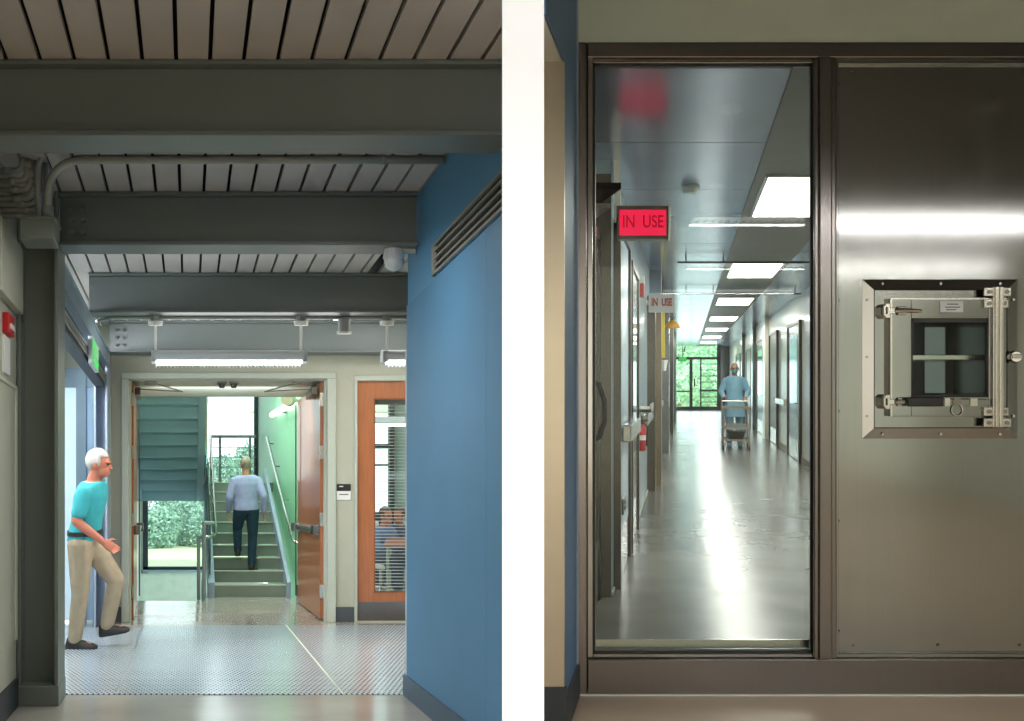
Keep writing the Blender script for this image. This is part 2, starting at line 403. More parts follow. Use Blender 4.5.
# exit sign hall
t = thing('exit_sign', 'green lit exit sign hanging under the channel on the left', 'sign', hall(-.79, 8.2, 2.2))
e0, e1 = hw(367, 8.15), hw(340, 8.15)
mk('sign_case', S(hall).box(-.80, -.77, 7.95, 8.5, e0, e1), lamp_body, t, .004)
mk('sign_face', S(hall).box(-.77, -.766, 7.98, 8.47, e0 + .015, e1 - .015), green_glow, t)
mk('bracket', S(hall).box(-.80, -.785, 8.1, 8.3, e1, 2.57), lamp_body, t)
lettering('lettering', 'EXIT', .17, hall(-.763, 8.22, (e0 + e1) / 2), white_plastic, t, rot=(PI / 2, 0, PI / 2 + .24), width=1.5)

# conduit bundle
y0s = [171, 181, 190, 198, 204, 210, 216]; xe = [22, 27, 30, 33, 37, 41, 45]
for i, (yy, xx) in enumerate(zip(y0s, xe)):
    v = 5.35 + .015 * i; u = hu(xx, v); w = hw(yy, v)
    pth = [(-1.25, v, w)] + fillet((-1.25, v, w), (u, v, w), (u, v, CEIL), .045) + [(u, v, CEIL)]
    t = thing('conduit', ('topmost', 'second from the top', 'third from the top', 'fourth from the top', 'fifth from the top', 'sixth from the top', 'lowest')[i] +
              ' grey elbow conduit in the bundle at the top left', 'conduit', hall(u, v, w), 'bundle of elbow conduits')
    mk('pipe', S(hall).tube(pth, .017), conduit_grey, t, smooth=True)
    mk('coupling', S(hall).tube([(u, v, w + .07), (u, v, w + .11)], .022), conduit_grey, t, smooth=True)
    mk('coupling', S(hall).tube([(u - .10, v, w), (u - .06, v, w)], .022), conduit_grey, t, smooth=True)
v = 5.3
t = thing('junction_trough', 'grey metal junction trough under the conduit bundle', 'junction box', hall(hu(38, v), v, hw(243, v)))
mk('trough_body', S(hall).box(hu(21, v), hu(55, v), v - .05, v + .16, hw(241, v), hw(219, v)), column_grey, t, .006)
mk('cover_lip', S(hall).box(hu(19, v), hu(57, v), v - .06, v + .17, hw(221.5, v), hw(219, v)), column_grey, t)
# sweeping conduit
v = 5.32
pA = hp(48, 222, v); pB = hp(48, 160, v); pC = (1.36, v, hw(160, v))
pth = [pA, hp(48, 200, v)] + fillet(pA, pB, pC, .20, 10) + [hp(300, 160, v), pC]
t = thing('conduit', 'long grey conduit sweeping from the trough and crossing behind the nearest beam', 'conduit', hall(*pA))
mk('pipe', S(hall).tube(pth, .022, 12), conduit_grey, t, smooth=True)
mk('coupling', S(hall).tube([hp(48, 219, v), hp(48, 206, v)], .028, 12), conduit_grey, t, smooth=True)
mk('coupling', S(hall).tube([hp(380, 160, v), hp(386, 160, v)], .027, 12), conduit_grey, t, smooth=True)
t = tag(mk('conduit', S(hall).tube([hp(38, 222, 5.36), hp(38, 180, 5.36)] + fillet(hp(38, 180, 5.36), hp(38, 152, 5.36), hp(90, 152, 5.36), .1) + [hp(60, 152, 5.36)], .014), conduit_grey, smooth=True),
        'short grey conduit curving inside the long sweeping conduit', 'conduit')

# ------------------------------------------------------------------ blue wall
shell('wall_blue', S(hall).box(1.37, 1.46, 4.2, 6.26, 0, CEIL), paint_blue, 'bright blue wall on the right of the hall')
lowtop = hw(305, 6.2)
t = shell('wall_blue_lower', S(hall).box(1.355, 1.37, 4.2, 4.56, .13, lowtop).box(1.355, 1.37, 4.563, 6.225, .13, lowtop).box(1.356, 1.37, 4.5, 4.6, .13, lowtop), paint_blue_panel,
          'darker blue lower facing of the blue wall with one upright seam')
shell('trim_corner', S(hall).box(1.355, 1.46, 6.225, 6.265, 0, CEIL - .9), M('pale_trim', (186, 200, 206), .4), 'pale edge trim at the far corner of the blue wall', 'trim')
shell('baseboard_right', S(hall).box(1.34, 1.37, 4.2, 6.27, 0, .13), M('blue_base', (70, 92, 114), .5), 'blue grey rubber base along the blue wall', 'baseboard')
# vent : slopes 263/245 and 231/245 of the eye line
vz0, vz1 = EYE_H + 1.365 * .945, EYE_H + 1.365 * 1.072
ve = 1.365 * 1000 / (434 - 189)
t = thing('wall_vent', 'long slotted grey air vent set in the blue wall', 'vent', hall(1.36, 5.0, vz0))
mk('vent_frame', S(hall).box(1.35, 1.37, 4.2, ve, vz1 - .014, vz1).box(1.35, 1.37, 4.2, ve, vz0, vz0 + .014).box(1.35, 1.37, ve - .05, ve, vz0, vz1), conduit_grey, t)
mk('backing', S(hall).box(1.366, 1.372, 4.2, ve, vz0, vz1), black_gap, t)
for i in range(3):
    w = vz0 + (vz1 - vz0) * (i + 1) / 4
    mk('slat', S(hall).box(1.352, 1.367, 4.2, ve, w - .006, w + .006), conduit_grey, t)

# ------------------------------------------------------------------ door wall
DV = 10.26
D = 10.40
oL, oR, oT = hu(121.5, DV), hu(335.5, DV), hw(373, DV)
pL, pR, pT = hu(354, DV), 2.55, hw(376, DV)
wl = S(hall).box(-.80, oL, DV, D, 0, CEIL).box(oL, oR, DV, D, oT, CEIL).box(oR, pL, DV, D, 0, CEIL).box(pL, pR, DV, D, pT, CEIL).box(-1.95, -.80, DV + .02, D, 2.58, CEIL)
shell('wall_door', wl, paint_cream, 'cream wall holding the open double doors and the office door')
shell('baseboard_door', S(hall).box(-.80, oL, DV - .012, DV, 0, .155).box(oR, pL, DV - .012, DV, 0, .155), rubber, 'grey rubber base on the cream door wall', 'baseboard')
shell('wall_lobby_right', S(hall).hexa([(2.3, 6.27, 0), (2.4, 6.27, 0), (2.65, 10.3, 0), (2.55, 10.3, 0), (2.3, 6.27, CEIL), (2.4, 6.27, CEIL), (2.65, 10.3, CEIL), (2.55, 10.3, CEIL)]), paint_cream, 'cream wall closing the lobby behind the blue wall')
shell('wall_lobby_front', S(hall).box(1.46, 2.35, 6.2, 6.26, 0, CEIL), paint_cream, 'cream return wall behind the end of the blue wall')
# double door set
iL, iR, iT = hu(128.7, DV), hu(327, DV), hw(379, DV)
fr = thing('door_1', 'pale grey metal frame of the open double doors to the stairs', 'door frame', hall((oL + oR) / 2, DV, 0), None, 'structure')
frame_paint = M('frame_paint', (184, 190, 176), .45, var=.02)
for a, b in ((oL, iL), (iR, oR)):
    mk('jamb', S(hall).box(a, b, DV - .03, D + .02, 0, iT), frame_paint, fr, .006)
mk('header', S(hall).box(oL, oR, DV - .03, D + .02, iT, oT), frame_paint, fr, .006)
mk('stop_bead', S(hall).box(iL, iL + .02, DV + .05, D, 0, iT).box(iR - .02, iR, DV + .05, D, 0, iT).box(iL, iR, DV + .05, D, iT - .006, iT), frame_paint, fr)
def leaf(lab, u0, u1, v0, v1, th, side, name):
    # leaf between (u0,v0) and (u1,v1); side = +1 when its visible face looks to +u, -1 to -u
    t = thing(name, lab, 'door', hall(u0, v0, 0), None, 'structure')
    top = iT - .01
    q = [(u0, v0), (u0 + th, v0), (u1 + th, v1), (u1, v1)]
    mk('leaf', S(hall).prism(q, 'w', .015, top), wood, t, .003)
    def at(f, off, w): # point on visible face
        uu = u0 + (u1 - u0) * f + (th if side > 0 else 0) + off * side
        return (uu, v0 + (v1 - v0) * f, w)
    b = mk('panic_bar', S(hall).hexa([at(.05, .02, .915), at(.05, .06, .915), at(.98, .06, .915), at(.98, .02, .915), at(.05, .02, .97), at(.05, .06, .97), at(.98, .06, .97), at(.98, .02, .97)]), steel_bright, t, .004)
    mk('bar_mount', S(hall).hexa([at(.88, 0, .89), at(.88, .08, .89), at(1.0, .08, .89), at(1.0, 0, .89), at(.88, 0, .99), at(.88, .08, .99), at(1.0, .08, .99), at(1.0, 0, .99)]), steel_frame, b, .004)
    mk('bar_mount', S(hall).hexa([at(.02, 0, .89), at(.02, .065, .89), at(.12, .065, .89), at(.12, 0, .89), at(.02, 0, .99), at(.02, .065, .99), at(.12, .065, .99), at(.12, 0, .99)]), steel_frame, b, .004)
    mk('vertical_rod', S(hall).tube([at(.96, .03, .1), at(.96, .03, top - .05)], .008), steel_dark, b)
    for w in (.30, 1.05, 1.75, 2.3):
        mk('hinge', S(hall).box(u0 - .004, u0 + th + .004, v0 - .012, v0 + .02, w - .07, w + .07), steel_bright, t)
    c = mk('closer', S(hall).hexa([at(.06, .01, top - .12), at(.06, .07, top - .12), at(.32, .07, top - .12), at(.32, .01, top - .12), at(.06, .01, top - .04), at(.06, .07, top - .04), at(.32, .07, top - .04), at(.32, .01, top - .04)]), steel_dark, t, .004)
    a0 = at(.2, .04, top - .03); hx = u0 + side * .55
    mk('closer_arm', S(hall).tube([a0, (hx, v0 + .35, top - .06), (u0 + side * .22, v0 + .02, top + .0)], .007), rail_light, c)
    mk('arm_shoe', S(hall).box(u0 + side * .22 - .06, u0 + side * .22 + .06, v0 - .02, v0 + .06, top - .025, top + .01), steel_dark, c)
    return t
leaf('orange wood door leaf swung open on the left, seen on its edge', hu(129.3, 10.42), hu(133, 10.42) - .30 + .20, 10.42, 12.25, .046, 1, 'door_2')
leaf('orange wood door leaf swung open against the green wall on the right', iR - .05, 1.335, 10.42, 12.3, .046, -1, 'door_3')
for xx in (222, 234):
    t = thing('door_holder', ('left' if xx < 230 else 'right') + ' small magnetic door holder under the stair soffit', 'door holder', hall(hu(xx, 10.6), 10.6, iT), 'magnetic holders')
    mk('holder_plate', S(hall).box(hu(xx - 5, 10.5), hu(xx + 5, 10.5), 10.46, 10.62, iT - .015, iT + .02), steel_dark, t)
    mk('holder_cup', S(hall).tube([(hu(xx, 10.5), 10.54, iT - .06), (hu(xx, 10.5), 10.54, iT - .01)], [.025, .04], 12), steel_dark, t)
# room sign
v = DV
t = thing('room_sign', 'small room sign, black above and white below, beside the double doors', 'sign', hall(hu(343, v), v, hw(500, v)))
mk('sign_plate', S(hall).box(hu(336.5, v), hu(350.5, v), v - .012, v, hw(500, v), hw(484, v)), white_plastic, t, .002)
mk('black_band', S(hall).box(hu(336.5, v), hu(350.5, v), v - .016, v - .011, hw(491, v), hw(484, v)), black, t)
mk('text_line', S(hall).box(hu(339, v), hu(343, v), v - .018, v - .015, hw(487, v), hw(486, v)), white_plastic, t)
mk('text_line', S(hall).box(hu(339, v), hu(348, v), v - .015, v - .011, hw(495, v), hw(494, v)), steel_dark, t)
# office door
t = thing('door_4', 'orange wood office door with a tall glazed panel and steel kick plate', 'door', hall(2.1, DV, 0), None, 'structure')
kx0, kx1 = hu(357, DV), 2.52
lx0, lx1 = hu(374, DV), 2.40
lt, lb = hw(398, DV), hw(593, DV)
dt = hw(381, DV)
mk('frame', S(hall).box(pL, kx0, DV - .03, D, 0, dt).box(kx1, pR, DV - .03, D, 0, dt).box(pL, pR, DV - .03, D, dt, pT), frame_paint, t, .005)
mk('leaf', S(hall).box(kx0, lx0, DV + .02, DV + .065, .015, dt).box(lx1, kx1, DV + .02, DV + .065, .015, dt).box(lx0, lx1, DV + .02, DV + .065, .015, lb).box(lx0, lx1, DV + .02, DV + .065, lt, dt), wood, t)
mk('kick_plate', S(hall).box(kx0 + .01, kx1 - .01, DV + .012, DV + .02, .02, hw(602, DV)), M('kick_steel', (120, 118, 118), .3, metal=1), t)
mk('lite_bead', S(hall).box(lx0, lx0 + .015, DV + .01, DV + .02, lb, lt).box(lx0, lx1, DV + .01, DV + .02, lt - .015, lt).box(lx0, lx1, DV + .01, DV + .02, lb, lb + .015), wood_edge, t)
mk('pane', S(hall).box(lx0, lx1, DV + .04, DV + .046, lb, lt), pane, t)
bl = S(hall)
w = lb + .02
while w < lt - .06:
    bl.hexa([(lx0 + .01, DV + .075, w), (lx1, DV + .075, w), (lx1, DV + .092, w + .005), (lx0 + .01, DV + .092, w + .005), (lx0 + .01, DV + .075, w + .0015), (lx1, DV + .075, w + .0015), (lx1, DV + .092, w + .0065), (lx0 + .01, DV + .092, w + .0065)])
    w += .034
b = mk('blind', bl, white_plastic, t)
mk('blind_headrail', S(hall).box(lx0 + .01, lx1, DV + .07, DV + .10, lt - .06, lt), rubber, b)
mk('threshold', S(hall).box(pL, pR, DV - .02, D, 0, .012), nosing, t)

# ------------------------------------------------------------------ hall lamps & devices
def pendant(x0, x1, v, lab, stems, u1=None, pw=22):
    u0 = hu(x0, v); u1 = hu(x1, v) if u1 is None else u1
    w0, w1 = hw(364, v), hw(350, v)
    t = thing('linear_pendant', lab, 'lamp', hall((u0 + u1) / 2, v, w0), 'linear pendants of the hall')
    R_ = .062; wc = w1 - R_ + .0
    prof = []
    for k in range(9):
        a = PI * k / 8; prof.append((v + R_ * math.cos(a), wc + R_ * math.sin(a)))
    prof += [(v - R_, w0 + .012), (v - .045, w0 + .012), (v + .045, w0 + .012), (v + R_, w0 + .012)]
    mk('housing', S(hall).prism(prof, 'u', u0, u1), lamp_body, t)
    mk('diffuser', S(hall).box(u0 + .03, u1 - .03, v - R_ - .003, v + .05, w0 - .004, w0 + .022), lamp_glow, t)
    lv = S(hall); k = u0 + .02
    while k < u1 - .02: lv.box(k, k + .008, v - R_ - .004, v + .05, w0 - .022, w0 - .004); k += .03
    mk('louver', lv, lamp_body, t)
    for cap in (u0, u1): mk('end_cap', S(hall).prism(prof, 'u', cap - .012, cap + .012), lamp_body, t)
    for x in stems:
        us = hu(x, v)
        mk('stem', S(hall).tube([(us, v, w1 - .005), (us, v, hw(322, v))], .010), white_plastic, t)
        c = mk('cup', S(hall).tube([(us, v, hw(325.5, v)), (us, v, hw(321, v))], [.056, .06], 18), white_plastic, t)
        mk('junction_box', S(hall).tube([(us, v, hw(321, v)), (us, v, hw(314.5, v))], .045, 8), conduit_grey, c)
    l = area('hall_pendant_light', hall((u0 + u1) / 2, v, w0 - .05), u1 - u0, .1, pw, (1, .97, .92))
    return t
pendant(153, 305, 8.12, 'white linear pendant lamp with glowing louver before the double doors', (155.5, 301))
pendant(383, 0, 8.12, 'white linear pendant lamp half hidden by the blue wall corner', (387,), u1=2.15, pw=16)
v = 8.12
cw_ = hw(317.5, v)
t = tag(mk('conduit', S(hall).tube([(-.79, 8.6, hw(321, 8.6)), (-.74, 8.25, cw_)] + [(-.62, v, cw_), (2.2, v, cw_)], .016), conduit_grey, smooth=True),
        'grey conduit feeding the pendant lamps along the third beam', 'conduit')
t = thing('ceiling_speaker', 'small grey cylinder fixture hanging between the two pendant lamps', 'fixture', hall(hu(344, v), v, hw(333, v)))
mk('can', S(hall).tube([(hu(344, v), v, hw(332, v)), (hu(344, v), v, hw(318, v))], .048, 18), M('can_grey', (150, 152, 150), .4), t, .003)
mk('lip', S(hall).tube([(hu(344, v), v, hw(334, v)), (hu(344, v), v, hw(331.5, v))], .058, 18), white_plastic, t)
v = 6.02
t = thing('dome_camera', 'white dome security camera under the second beam beside the blue wall', 'camera', hall(hu(394, v), v, hw(272, v)))
mk('dome', S(hall).ball(hp(394, 261, v), .062, nu=20, nv=12), M('dome_glass', (200, 206, 208), .15, coat=.5), t, smooth=True)
mk('collar', S(hall).tube([hp(394, 259, v), hp(394, 247, v)], [.068, .055], 20), lamp_body, t, .003)
mk('mount', S(hall).tube([hp(398, 250, v), (1.368, v, hw(250, v))], .024, 12), conduit_grey, t)

# ================================================================== STAIR ROOM
SV0 = 10.40
gw = S(hall).box(1.47, 1.56, 10.42, 20.95, -.2, 5.2)
shell('wall_stair_right', S(hall).box(1.44, 1.5, 10.42, 20.95, -.2, 5.2), paint_green, 'green painted wall along the right of the stairs')
shell('baseboard_stair', S(hall).box(1.425, 1.44, 12.2, 13.3, 0, .15), rubber, 'grey rubber base at the foot of the green wall', 'baseboard')
shell('wall_stair_left', S(hall).box(-1.08, -1.0, 10.42, 20.95, -1.9, 5.2), paint_pale, 'pale wall on the left of the stairwell')
shell('ceiling_stair', S(hall).box(-1.1, 1.56, 11.9, 21.1, 5.15, 5.25), paint_pale, 'pale ceiling high over the stairs', 'ceiling')
shell('ceiling_soffit', S(hall).box(-1.08, 1.5, 10.42, 12.05, hw(379.5, 10.42), hw(379.5, 10.42) + .12).box(-1.08, 1.5, 11.97, 12.05, hw(379.5, 10.42), 5.2), M('soffit_pale', (196, 206, 196), .5), 'pale soffit just inside the double doors', 'ceiling')
shell('floor_stair_lower', S(hall).box(-1.08, 1.5, 12.6, 21.0, -2.0, -1.9), concrete, 'lower floor of the stairwell', 'floor')
shell('wall_pit', S(hall).box(-1.0, .2, 12.55, 12.6, -1.9, -.02).box(.2, .25, 12.6, 16.7, -1.9, -.02), paint_pale, 'pale wall below the landing edge')
BV = 20.95
shell('wall_stair_back', S(hall).box(-1.08, 1.56, BV, BV + .15, -1.9, hw(570, BV)).box(-1.08, hu(147, BV), BV, BV + .15, -.2, 5.2).box(hu(258, BV), 1.56, BV, BV + .15, -.2, 5.2), M('pale_green', (222, 242, 226), .5), 'pale green wall under the stair window')
t = thing('window_1', 'large dark framed stair window looking onto hedge and sky', 'window', hall(.2, BV, hw(568, BV)), None, 'structure')
x0, x1 = hu(143, BV), hu(259, BV); z0 = hw(571, BV)
mk('frame', S(hall).box(x0, hu(148, BV), BV - .05, BV + .1, z0, 5.1).box(hu(254, BV), x1, BV - .05, BV + .1, z0, 5.1).box(x0, x1, BV - .05, BV + .1, z0, hw(566.5, BV)), dark_frame, t)
mk('mullion', S(hall).box(hu(203.5, BV), hu(205.5, BV), BV - .03, BV + .08, z0, 5.1), teal_light, t)
mk('sill', S(hall).box(x0, x1, BV - .16, BV - .05, z0 - .02, z0 + .03), teal_grey, t)
mk('pane', S(hall).box(x0 + .08, x1 - .08, BV + .02, BV + .03, z0, 5.1), pane, t)
# flight going up
T0, TR, TT = 13.15, .16, .40
su0, su1 = .335, 1.275
t = thing('staircase', 'grey green staircase climbing away behind the double doors', 'stairs', hall(.8, T0, 0))
for k in range(10):
    v0 = T0 + TT * k; w = TR * (k + 1)
    d = TT if k < 9 else .5
    st = mk('step', S(hall).box(su0, su1, v0, v0 + d + .02, w - TR, w - .012), tread, t)
    mk('nosing', S(hall).box(su0, su1, v0 - .012, v0 + .1, w - .014, w), nosing, st)
for u0, u1 in ((su0 - .09, su0), (su1, su1 + .05)):
    e = T0 + 4.0
    mk('stringer', S(hall).prism([(T0 - .14, 0), (T0 - .14, .20), (T0 + .0, .27), (e, 1.6 + .27), (e, 1.35), (T0 + .3, 0)], 'u', u0, u1), stair_side, t, .004)
mk('landing', S(hall).box(-1.0, 1.44, T0 + 3.98, BV - .1, 1.45, 1.6), tread, t)
# balustrade (up flight, left)
t = thing('stair_railing', 'pale steel railing with glass infill on the left of the climbing stairs', 'railing', hall(.3, 13.0, 0))
rl = [hp(216, 537, 13.2), (.36, 17.0, 2.42)]
mk('handrail', S(hall).tube([hp(202, 537, 12.9), hp(214, 537, 13.05)] + fillet(hp(202, 537, 13.0), rl[0], rl[1], .12) + [rl[1]], .021, 10), steel_bright, t, smooth=True)
rail_steel = M('rail_steel', (150, 160, 164), .35, metal=.5)
mk('post', S(hall).tube([hp(204, 603, 12.82), hp(204, 523, 12.82)], .026, 8), rail_steel, t)
mk('post', S(hall).tube([hp(198.5, 600, 12.9), hp(198.5, 536, 12.9)], .022, 8), rail_steel, t)
mk('top_rail', S(hall).tube([hp(203, 523, 12.82), hp(214, 523, 12.95)], .024, 8), rail_steel, t)
mk('top_rail', S(hall).tube([hp(197.5, 537, 12.9), hp(204, 537, 12.85)], .02, 8), rail_steel, t)
mk('infill', S(hall).hexa([(.27, 13.2, .25), (.285, 13.2, .25), (.285, 17, 1.8), (.27, 17, 1.8), (.27, 13.2, .85), (.285, 13.2, .85), (.285, 17, 2.45), (.27, 17, 2.45)]), pane_soft, t)
for f in (.33, .66, 1.0):
    mk('baluster', S(hall).tube([(.30, 13.2 + 3.8 * f, .2 + 1.55 * f), (.30, 13.2 + 3.8 * f, .85 + 1.58 * f)], .016, 8), steel_bright, t)
t = thing('wall_handrail', 'steel handrail on brackets up the green wall', 'handrail', hall(1.36, 13, 1))
hr0 = (1.335, 12.95, hw(537, 12.95)); hr1 = (1.335, 17.1, hw(437, 17.1))
mk('rail', S(hall).tube([(1.43, 12.75, hr0[2] - .07), (1.345, 12.8, hr0[2] - .06), hr0, hr1], .022, 10), steel_bright, t, smooth=True)
for f in (.02, .36, .7, .97):
    p = [hr0[i] + (hr1[i] - hr0[i]) * f for i in range(3)]
    mk('bracket', S(hall).tube([(p[0], p[1], p[2] - .02), (p[0] + .02, p[1], p[2] - .07), (1.44, p[1], p[2] - .08)], .009, 6), steel_dark, t)
v = 20.3
t = thing('landing_railing', 'thin railing across the upper landing in front of the bright window', 'railing', hall(.9, v, 1.6))
mk('top_rail', S(hall).tube([hp(210, 436.5, v), hp(256, 436.5, v)], .03, 8), rail_steel, t)
for xx in (211, 220, 250):
    mk('post', S(hall).tube([(hu(xx, v), v, 1.6), (hu(xx, v), v, hw(436.5, v))], .026, 8), rail_steel, t)
for w in (1.8, 2.0, 2.2, 2.4):
    mk('mid_rail', S(hall).tube([(hu(210, v), v, w), (hu(256, v), v, w)], .008, 6), rail_steel, t)
# return flight overhead, seen from below
t = thing('staircase', 'blue grey upper flight seen from below over the stairwell', 'stairs', hall(-.4, 16, 1.3))
ru0, ru1 = -.80, .13
for k in range(12):
    v1 = 16.9 - TT * k; w = 1.47 + TR * k
    st = mk('step', S(hall).box(ru0, ru1, v1 - TT - .03, v1, w, w + .03).box(ru0, ru1, v1 - .03, v1, w - TR + .03, w), teal_grey, t)
for u0, u1 in ((ru0 - .09, ru0), (ru1, ru1 + .11)):
    mk('stringer', S(hall).prism([(16.95, 1.29), (16.95, 1.67), (12.1, 3.61), (12.1, 3.23)], 'u', u0, u1), teal_light, t, .004)
mk('landing_edge', S(hall).box(ru0 - .09, ru1 + .11, 16.9, 17.13, 1.29, 1.449), teal_grey, t)
t = thing('handrail', 'short steel handrail stub on the edge of the overhead flight', 'handrail', hall(.25, 15, 2.4))
mk('rail', S(hall).tube([(.27, 16.6, 2.2), (.27, 12.2, 3.95)], .018, 8), steel_bright, t)
for vv, ww in ((16, 1.75), (14.5, 2.35), (13, 2.95)):
    mk('post', S(hall).tube([(.25, vv, ww - .2), (.27, vv, ww + .68)], .014, 8), steel_bright, t)
# lights on the green wall
t = thing('wall_lamp', 'slim linear wall lamp high on the green wall', 'lamp', hall(1.4, 14.2, 2.6))
mk('lamp_bar', S(hall).tube([(1.36, 13.2, 2.55), (1.36, 16.4, 2.70)], .045, 10), M('bar_glow', (255, 252, 240), .5, var=0, emis=2.5), t)
mk('bracket', S(hall).box(1.36, 1.44, 14.6, 14.9, 2.58, 2.66), lamp_body, t)
t = thing('wall_drum', 'beige round drum fixture on the green wall by the right door', 'fixture', hall(1.4, 12.9, 2.5))
vd = 12.95
mk('drum', S(hall).tube([(hu(290, vd), vd, hw(400, vd)), (hu(290, vd) - .05, vd - .10, hw(400, vd))], .085, 20), M('beige_drum', (204, 190, 160), .5), t, .004)
mk('arm', S(hall).tube([(hu(290, vd), vd, hw(400, vd)), (1.44, vd, hw(400, vd))], .03, 10), lamp_body, t)
area('stair_fill', hall(.4, 14, 5.0), 2.0, 3.0, 260, (.94, 1, .97))  # unseen fill light added to brighten the stairwell
area('landing_fill', hall(.3, 10.9, iT - .14), 1.4, .3, 24, (.95, 1, .98), (math.radians(48), 0, 0))  # added fill without a fixture, tilted at the stairs and upper flight

# ------------------------------------------------------------------ outside the stair window
shell('lawn', S(hall).box(-9, 12, 21.2, 60, -.25, -.15), lawn_green, 'pale sunlit lawn beyond the stair window', 'lawn')
def leaves(s, c, rx, ry, rz, n, size, seed):
    rnd = random.Random(seed)
    for _ in range(n):
        while True:
            p = V((rnd.uniform(-1, 1), rnd.uniform(-1, 1), rnd.uniform(-1, 1)))
            if .35 < p.length < 1: break
        q = V(c) + V((p.x * rx, p.y * ry, p.z * rz)) * (0.85 + .3 * noise.noise(p * 2.3 + V((seed, 0, 0))))
        a = V((rnd.gauss(0, 1), rnd.gauss(0, 1), rnd.gauss(0, 1))).normalized(); b = a.orthogonal().normalized()
        z = size * rnd.uniform(.6, 1.3)
        vs = [s.bm.verts.new(q + a * z * .9), s.bm.verts.new(q + b * z * .45), s.bm.verts.new(q - a * z * .9), s.bm.verts.new(q - b * z * .45)]
        s.face(vs)
    return s
def bush(name, lab, c, rx, ry, rz, n, size, mat, seed, ground, cat, group):
    t = thing(name, lab, cat, (c[0], c[1], ground), group)
    mk('foliage', leaves(S(), c, rx, ry, rz, n, size, seed), mat, t)
    s = S(); s.tube([(c[0], c[1], ground), (c[0], c[1], c[2])], [max(.06, rx * .08), .04], 8)
    for k in range(5):
        a = k * 1.3 + seed
        s.tube([(c[0], c[1], ground + (c[2] - ground) * .6), (c[0] + math.cos(a) * rx * .6, c[1] + math.sin(a) * ry * .6, c[2] + rz * .4)], [.05, .02], 6)
    mk('trunk', s, bark, t)
    return t
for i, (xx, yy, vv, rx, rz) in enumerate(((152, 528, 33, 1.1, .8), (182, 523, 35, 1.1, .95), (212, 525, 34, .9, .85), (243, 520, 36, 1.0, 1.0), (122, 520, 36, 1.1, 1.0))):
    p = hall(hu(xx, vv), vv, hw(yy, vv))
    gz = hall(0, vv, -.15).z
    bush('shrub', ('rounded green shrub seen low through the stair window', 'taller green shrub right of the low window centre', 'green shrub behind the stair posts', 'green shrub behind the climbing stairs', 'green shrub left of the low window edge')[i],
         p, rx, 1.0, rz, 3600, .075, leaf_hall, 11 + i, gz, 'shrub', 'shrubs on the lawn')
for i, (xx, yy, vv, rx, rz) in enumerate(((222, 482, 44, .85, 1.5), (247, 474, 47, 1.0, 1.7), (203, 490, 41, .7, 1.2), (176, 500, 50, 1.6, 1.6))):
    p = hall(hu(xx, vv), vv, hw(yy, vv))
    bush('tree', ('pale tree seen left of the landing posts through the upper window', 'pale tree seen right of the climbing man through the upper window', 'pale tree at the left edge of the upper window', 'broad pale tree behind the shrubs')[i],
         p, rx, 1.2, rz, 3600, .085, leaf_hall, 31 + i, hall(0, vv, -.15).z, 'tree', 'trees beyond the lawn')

# ================================================================== OFFICE behind the glazed door
shell('wall_office_right', S(hall).box(3.36, 3.42, 10.42, 16.5, 0, 2.9), paint_pale, 'pale side wall in the office')
shell('wall_office_left', S(hall).box(1.56, 1.62, 10.42, 16.5, 0, 2.9), paint_pale, 'pale partition between office and stairs')
shell('ceiling_office', S(hall).box(1.56, 3.42, 10.42, 16.5, 2.9, 2.95), paint_pale, 'pale office ceiling', 'ceiling')
t = thing('window_3', 'office window with dark uprights seen through the door blind', 'window', hall(2.6, 16.4, .8), None, 'structure')
OV = 16.4
mk('frame', S(hall).box(1.62, 3.36, OV, OV + .1, 0, hw(512, OV)).box(hu(389, OV), hu(396, OV), OV - .05, OV + .1, hw(512, OV), 2.9).box(1.62, 3.36, OV - .02, OV + .1, hw(448, OV), hw(444, OV)).box(1.62, 3.36, OV - .02, OV + .1, hw(466, OV), hw(464, OV)), dark_frame, t)
mk('pane', S(hall).box(1.62, 3.36, OV + .04, OV + .05, hw(512, OV), 2.9), pane, t)
t = thing('lamp', 'white linear office lamp seen through the door blind', 'lamp', hall(2.7, 14.5, 2.3))
mk('lamp_bar', S(hall).box(2.4, 3.3, 14.45, 14.6, hw(424, 14.5), hw(417, 14.5)), lamp_body, t)
mk('lamp_strip', S(hall).box(2.42, 3.28, 14.46, 14.59, hw(426, 14.5), hw(424, 14.5)), lamp_glow, t)
mk('stem', S(hall).tube([(2.6, 14.5, hw(417, 14.5)), (2.6, 14.5, 2.89)], .012), lamp_body, t)
area('office_light', hall(2.5, 13.0, 2.8), 1.2, 2.0, 45, (1, .98, .95))

# ================================================================== CORRIDOR screen
SV = 4.65
gl0, gl1, gz0, gz1 = cu(593.5, SV), cu(812.5, SV), cw(652, SV), cw(65, SV)
mL, mR = cu(813, SV), cu(835, SV)
hT = cw(45.5, SV)
RIGHT = 1.85
sc = thing('window_4', 'stainless framed glass screen looking down the corridor', 'window', corr(.3, SV, 0), None, 'structure')
mk('jamb', S(corr).box(-.5, gl0 - .025, SV - .05, SV + .06, 0, hT), steel_frame, sc, .006)
mk('header', S(corr).box(gl0 - .025, RIGHT, SV - .05, SV + .06, cw(61, SV), hT), steel_frame, sc, .006)
mk('sill', S(corr).box(gl0 - .025, RIGHT, SV - .05, SV + .06, 0, cw(656, SV)), steel_frame, sc, .006)
mk('mullion', S(corr).box(mL, mR, SV - .05, SV + .06, cw(656, SV), cw(61, SV)), steel_frame, sc, .006)
mk('mullion_rib', S(corr).box(mL + .022, mR - .022, SV - .066, SV - .045, cw(656, SV), cw(61, SV)), steel_frame, sc, .006)
